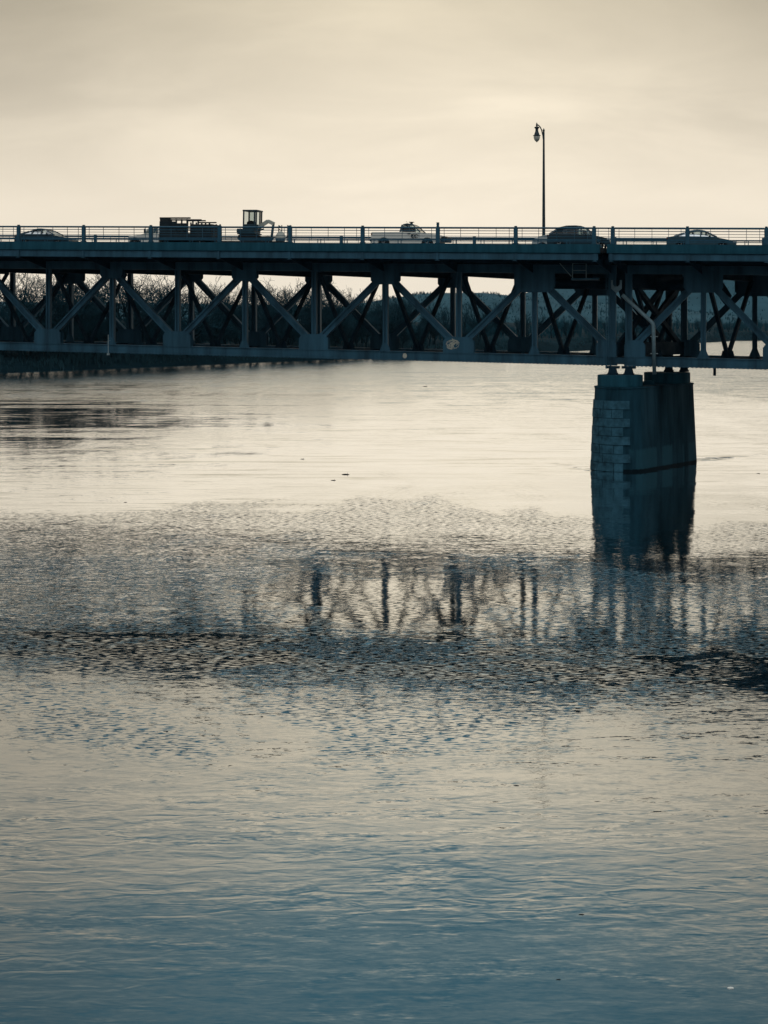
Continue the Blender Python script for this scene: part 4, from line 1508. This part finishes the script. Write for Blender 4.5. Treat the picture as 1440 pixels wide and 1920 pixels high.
def hill_mesh(name, prof, Y, depth, foot):
    """ridge through crest pixels at distance Y; real depth, sloping down on both sides"""
    m = MB()
    pr = [p[0] for p in prof]
    pz = [p[1] for p in prof]
    X0, X1 = at_px(pr[0], 600, Y).x, at_px(pr[-1], 600, Y).x
    nxh, nyh = 110, 26
    r4 = random.Random(len(prof))
    ph = [(r4.uniform(0, 6.28), r4.uniform(0.6, 1.6)) for _ in range(5)]
    for j in range(nyh + 1):
        v = j / nyh
        for i in range(nxh + 1):
            X = X0 + (X1 - X0) * i / nxh
            px = 720 + F * X / Y
            zc = H + (600 - float(np.interp(px, pr, pz))) / F * Y
            if v < 0.6:
                t = v / 0.6
                sh = math.sin(t * math.pi / 2) ** 1.25
            else:
                t = (v - 0.6) / 0.4
                sh = math.cos(t * math.pi / 2)
            z = foot + (zc - foot) * sh
            z += 1.6 * math.sin(X * 0.031 * ph[0][1] + v * 7 + ph[0][0]) * sh * (1 if v < 0.5 else 0.3)
            m.v.append((X, Y + depth * (v - 0.6), z))
    for j in range(nyh):
        for i in range(nxh):
            a = j * (nxh + 1) + i
            m.f.append((a, a + 1, a + nxh + 2, a + nxh + 1))
    o = tag(m.build(name, HILLM, smooth=True), kind='structure')
    return np.array(m.v).reshape(nyh + 1, nxh + 1, 3)


g1 = hill_mesh('hills', [(560, 592), (660, 572), (740, 560), (790, 552), (850, 550), (900, 549), (950, 554), (1020, 560), (1120, 572), (1300, 590)], 1300, 700, 4)
g2 = hill_mesh('hills', [(840, 590), (930, 566), (1000, 546), (1050, 533), (1085, 522), (1130, 512), (1200, 504), (1300, 500), (1400, 503), (1560, 515), (1750, 560), (1900, 590)], 1900, 900, 4)
g3 = hill_mesh('hills', [(-700, 592), (-300, 575), (0, 566), (300, 568), (560, 574), (700, 590)], 2100, 800, 4)


# ------------------------------------------------------------------ bare winter trees
def grow(seed, h, spread, up, lv=5, n0=7, split=2, upright=False, dens=1.0):
    """branch segments [(p0, p1, r0, r1, level)] of a bare tree of height h"""
    rg = random.Random(seed)
    segs = []

    def branch(p, d, ln, r, level):
        n = 3 if level < 3 else 2
        q = p.copy()
        dd = d.copy()
        pts = [q.copy()]
        for i in range(n):
            dd = (dd + Vector((rg.gauss(0, 1), rg.gauss(0, 1), rg.gauss(0, 0.7))) * (0.10 + 0.05 * level) + Vector((0, 0, up * (0.10 if level else 0.0)))).normalized()
            q = q + dd * (ln / n)
            pts.append(q.copy())
        for i in range(n):
            ra = r * (1 - 0.5 * i / n)
            rb = r * (1 - 0.5 * (i + 1) / n)
            segs.append((pts[i], pts[i + 1], ra, rb, level))
        if level >= lv:
            return
        kids = {0: n0, 1: 5, 2: 5, 3: 4, 4: 3}.get(level, 3)
        kids = max(2, int(round(kids * dens)))
        for c in range(kids):
            t = rg.uniform(0.35 if level else 0.30, 1.0) if c else 1.0
            f = t * n
            i = min(int(f), n - 1)
            base = pts[i].lerp(pts[i + 1], f - i)
            ax = (pts[i + 1] - pts[i]).normalized()
            perp = ax.cross(Vector((rg.gauss(0, 1), rg.gauss(0, 1), rg.gauss(0, 1)))).normalized()
            ang = rg.uniform(0.35, 0.95) * spread * (0.5 if c == 0 else 1.0)
            nd = (ax * math.cos(ang) + perp * math.sin(ang)).normalized()
            if nd.z < -0.25:
                nd.z *= 0.3
                nd.normalize()
            branch(base, nd, ln * rg.uniform(0.52, 0.78) * (1.0 if level else 0.85), r * (0.70 if c == 0 else 0.60) * (1 - 0.3 * t), level + 1)

    branch(Vector((0, 0, -0.5)), Vector((rg.gauss(0, 0.04), rg.gauss(0, 0.04), 1)).normalized(), h * (0.42 if not upright else 0.62), h * 0.025, 0)
    zmax = max(s_[1].z for s_ in segs)
    k = h / zmax
    return [(a * k, b * k, ra, rb, l) for a, b, ra, rb, l in segs]


def seg_mesh(name, segs, m, minr):
    n = 3
    V, Fc = [], []
    for a, b, ra, rb, l in segs:
        sides = 6 if l == 0 else (4 if l == 1 else 3)
        d = (b - a).normalized()
        ref = Vector((0, 0, 1)) if abs(d.z) < 0.9 else Vector((1, 0, 0))
        u = d.cross(ref).normalized()
        v = d.cross(u)
        o = len(V)
        for p, rr in ((a, max(ra, minr)), (b, max(rb, minr * 0.8))):
            for k in range(sides):
                t = 2 * math.pi * k / sides
                V.append(tuple(p + u * (rr * math.cos(t)) + v * (rr * math.sin(t))))
        for k in range(sides):
            k2 = (k + 1) % sides
            Fc.append((o + k, o + k2, o + sides + k2, o + sides + k))
    me = bpy.data.meshes.new(name)
    me.from_pydata(V, [], Fc)
    me.materials.append(m)
    return me


def make_tree_meshes(seed, h, spread, up, lv, n0, upright, dens, minr):
    sg = grow(seed, h, spread, up, lv, n0, upright=upright, dens=dens)
    return (seg_mesh('trunk', [q for q in sg if q[4] <= 1], BARK, 0.05),
            seg_mesh('crown', [q for q in sg if q[4] > 1], TWIG, minr))


broad = [make_tree_meshes(20 + i, 18, 1.12, 0.7, 5, 8, False, 0.76, 0.036) for i in range(4)]
tall = [make_tree_meshes(40 + i, 20, 0.72, 1.3, 5, 10, True, 0.78, 0.034) for i in range(4)]
low = [make_tree_meshes(60 + i, 11, 1.0, 1.0, 4, 9, False, 1.15, 0.028) for i in range(3)]


def plant_tree(meshes, x, y, z, sc, rz, label, group):
    t = empty('bare_tree', label, 'tree', (x, y, z), rz, group)
    t.scale = (sc, sc, sc * rng.uniform(0.94, 1.06))
    for nm, me in zip(('trunk', 'crown'), meshes):
        o = bpy.data.objects.new(nm, me)
        col.objects.link(o)
        o.parent = t
    return t


def bank_tree(px, off, top_py, kind, label, group):
    # walk out along the pixel column until the bank line plus offset is met
    Y = 300.0
    for _ in range(30):
        Y = bank_xy((px - 720) / F * Y) + off
    X = (px - 720) / F * Y
    zg = float(np.interp(off, [r_[0] for r_ in rows], [r_[1] for r_ in rows])) - 0.1
    top = H + (600 - top_py) / F * Y
    hh = {'b': 18.0, 't': 20.0, 'l': 11.0}[kind]
    ms = {'b': broad, 't': tall, 'l': low}[kind]
    plant_tree(ms[rng.randrange(len(ms))], X, Y, zg, (top - zg) / hh, rng.uniform(0, 6.28), label, group)


def top_line(px):
    return float(np.interp(px, [-60, 0, 60, 150, 240, 300, 350, 400, 440, 480, 520, 545, 590, 640, 700, 760, 850, 930, 1000, 1100, 1440],
                           [516, 514, 510, 506, 508, 516, 522, 530, 536, 540, 522, 518, 536, 540, 548, 554, 566, 560, 578, 590, 600]))


G1 = 'tall bare trees on the left bank'
for px in (-22, -4, 14, 38, 56, 74, 94, 118, 136, 154, 178, 198, 216, 240, 262, 284, 305, 325, 345, 372):
    bank_tree(px + rng.uniform(-6, 6), rng.uniform(5, 14), top_line(px) - 14 + rng.uniform(-10, 14), 'b',
              'tall spreading bare tree on the left bank, seen through the truss', G1)
G2 = 'upright bare trees at mid bank'
for i in range(34):
    px = 392 + i * 11.2
    bank_tree(px + rng.uniform(-6, 6), rng.uniform(5, 26), top_line(px) - 6 + rng.uniform(-8, 16), 't' if rng.random() < 0.75 else 'b',
              'upright bare tree on the bank behind the middle of the truss', G2)
G3 = 'bare trees along the far right bank'
for i in range(30):
    px = 775 + i * 22
    bank_tree(px + rng.uniform(-9, 9), rng.uniform(5, 40), top_line(px) + rng.uniform(-4, 14), 't' if rng.random() < 0.6 else 'b',
              'small distant bare tree below the wooded hill', G3)
G4 = 'low understorey trees along the bank'
for i in range(46):
    px = -40 + i * 21
    bank_tree(px + rng.uniform(-9, 9), rng.uniform(3, 10), 600 - rng.uniform(-12, 22), 'l',
              'low bushy bare tree at the foot of the taller trees', G4)


def scatter_wood(name, pts, hmin, hmax, blades, m, seed, wid):
    """far wood that reads as one mass: each tree a spray of thin tapering stems"""
    rs = np.random.RandomState(seed)
    n = len(pts)
    P_ = np.repeat(np.array(pts), blades, axis=0)
    hgt = np.repeat(rs.uniform(hmin, hmax, n) * (0.62 + 0.30 * np.sin(np.array(pts)[:, 0] * 0.21 + 1.3 * np.sin(np.array(pts)[:, 0] * 0.067))), blades)
    ang = rs.uniform(0, 6.283, n * blades)
    lean = np.abs(rs.normal(0, 0.26, n * blades))
    t0 = rs.uniform(0.0, 0.45, n * blades)
    ln = hgt * rs.uniform(0.45, 1.0, n * blades) * (1 - t0 * 0.6)
    d = np.stack([np.cos(ang) * np.sin(lean), np.sin(ang) * np.sin(lean), np.cos(lean)], 1)
    base = P_.copy()
    base[:, 2] += t0 * hgt * 0.5 - 0.5
    a2 = rs.uniform(0, 6.283, n * blades)
    u = np.stack([np.cos(a2), np.sin(a2), np.zeros_like(a2)], 1)
    v = np.cross(d, u)
    wv_ = (wid * rs.uniform(0.5, 1.4, n * blades))[:, None]
    A, B, C = base + u * wv_, base - u * wv_ * 0.5 + v * wv_, base - u * wv_ * 0.5 - v * wv_
    T = base + d * ln[:, None]
    V = np.stack([A, B, C, T], 1).reshape(-1, 3)
    o = np.arange(n * blades)[:, None] * 4
    Fc = np.concatenate([o + [0, 1, 3], o + [1, 2, 3], o + [2, 0, 3]], 0)
    me = bpy.data.meshes.new(name)
    me.from_pydata(V.tolist(), [], Fc.tolist())
    me.materials.append(m)
    ob = bpy.data.objects.new(name, me)
    col.objects.link(ob)
    tag(ob, kind='stuff')
    return ob


rs = np.random.RandomState(5)
# wood behind the bank trees
pts = []
for i in range(1500):
    px = rs.uniform(-60, 1500)
    off = rs.uniform(18, 130)
    Y = 300.0
    for _ in range(20):
        Y = bank_xy((px - 720) / F * Y) + off
    z = float(np.interp(off, [r_[0] for r_ in rows], [r_[1] for r_ in rows]))
    pts.append(((px - 720) / F * Y, Y, z))
tag(scatter_wood('woodland', pts, 4, 10, 60, WOODM, 1, 0.05), 'dense bare wood filling the bank behind the truss', 'woodland')
# brush on the bank slope
pts = []
for i in range(2600):
    px = rs.uniform(-60, 1500)
    off = rs.uniform(0.6, 14)
    Y = 300.0
    for _ in range(20):
        Y = bank_xy((px - 720) / F * Y) + off
    z = float(np.interp(off, [r_[0] for r_ in rows], [r_[1] for r_ in rows]))
    pts.append(((px - 720) / F * Y, Y, z))
tag(scatter_wood('brush', pts, 1.6, 4.6, 26, BRUSHM, 2, 0.045), 'tangled dark brush covering the bank above the water line', 'brush')
# trees on the hills
for nm, gr_, num, sd, lb in (('hill_woodland', g1, 2600, 8, 'bare woods covering the low nearer hill'), ('hill_woodland', g2, 4200, 9, 'bare woods covering the higher hill at right')):
    ny, nx_, _ = gr_.shape
    pts = []
    for i in range(num):
        a, b = rs.uniform(0, (ny - 2) * 0.75), rs.uniform(0, nx_ - 2)
        ia, ib = int(a), int(b)
        fa, fb_ = a - ia, b - ib
        q = (gr_[ia, ib] * (1 - fa) + gr_[ia + 1, ib] * fa) * (1 - fb_) + (gr_[ia, ib + 1] * (1 - fa) + gr_[ia + 1, ib + 1] * fa) * fb_
        pts.append(q)
    tag(scatter_wood(nm, pts, 2, 5, 24, HILLM, sd, 0.14), lb, 'woodland')

# ------------------------------------------------------------------ driftwood and scraps on the water
def on_water(px, py):
    Y = F * H / (py - HY)
    return (px - 720) / F * Y, Y


for i, (px, py, ln, lb) in enumerate(((648, 890, 0.50, 'longest dark driftwood stick floating mid river'), (625, 901, 0.32, 'short driftwood stick just left of the longest one'),
                                      (797, 725, 0.75, 'small driftwood with an upright twig far out below the truss'), (567, 861, 0.3, 'thin driftwood sliver left of mid river'),
                                      (235, 942, 0.18, 'tiny dark driftwood chip on the left of the river'), (1090, 1715, 0.10, 'dark floating twig cluster low on the right'),
                                      (1047, 1837, 0.08, 'curled dark twig floating near the bottom edge'), (1422, 888, 0.25, 'driftwood chip right of the pier'))):
    X_, Y_ = on_water(px, py)
    m = MB()
    a = rng.uniform(-0.3, 0.3)
    d = Vector((math.cos(a), math.sin(a), 0))
    nrm_ = Vector((-d.y, d.x, 0))
    pts = [d * (ln * (t - 0.5)) + nrm_ * (ln * 0.08 * math.sin(t * 5)) + Vector((0, 0, 0.02 * ln + 0.03 * ln * math.sin(t * 3))) for t in (0, 0.25, 0.5, 0.75, 1)]
    m.tube(pts, [0.03 * ln, 0.06 * ln, 0.07 * ln, 0.06 * ln, 0.02 * ln], 7)
    m.tube([pts[3], pts[3] + Vector((0.02, 0.02, 0.16)) * ln * 1.6], [0.035 * ln, 0.015 * ln], 5)
    m.tube([pts[1], pts[1] + nrm_ * 0.2 * ln + Vector((0, 0, 0.03 * ln))], [0.03 * ln, 0.01 * ln], 5)
    o = m.build('driftwood', DRIFT)
    o.location = (X_, Y_, 0.0)
    tag(o, lb, 'driftwood', 'driftwood on the river')
X_, Y_ = on_water(1370, 1853)
m = MB()
m.add([(0.045 * math.cos(t * 0.785) * (1 + 0.3 * math.sin(t * 2)), 0.028 * math.sin(t * 0.785), 0.006) for t in range(8)] + [(0.05 * math.cos(t * 0.785), 0.03 * math.sin(t * 0.785), -0.01) for t in range(8)],
      [tuple(range(8))] + [(t, (t + 1) % 8, 8 + (t + 1) % 8, 8 + t) for t in range(8)])
o = m.build('floating_scrap', FOAMM)
o.location = (X_, Y_, 0.004)
tag(o, 'small white scrap floating near the bottom right corner', 'litter')


# ------------------------------------------------------------------ air: distant banks and hills fade
m = MB()
m.box2((-2800, -400, -4), (2800, 3600, 125))
hz = bpy.data.materials.new('haze')
hz.use_nodes = True
hz.node_tree.nodes.clear()
pv = N(hz.node_tree, 'ShaderNodeVolumePrincipled')
pv.inputs['Color'].default_value = (0.45, 0.75, 0.95, 1)
pv.inputs['Density'].default_value = 0.00004
ho = N(hz.node_tree, 'ShaderNodeOutputMaterial')
hz.node_tree.links.new(pv.outputs[0], ho.inputs['Volume'])
o = m.build('haze', hz)
tag(o, kind='stuff')
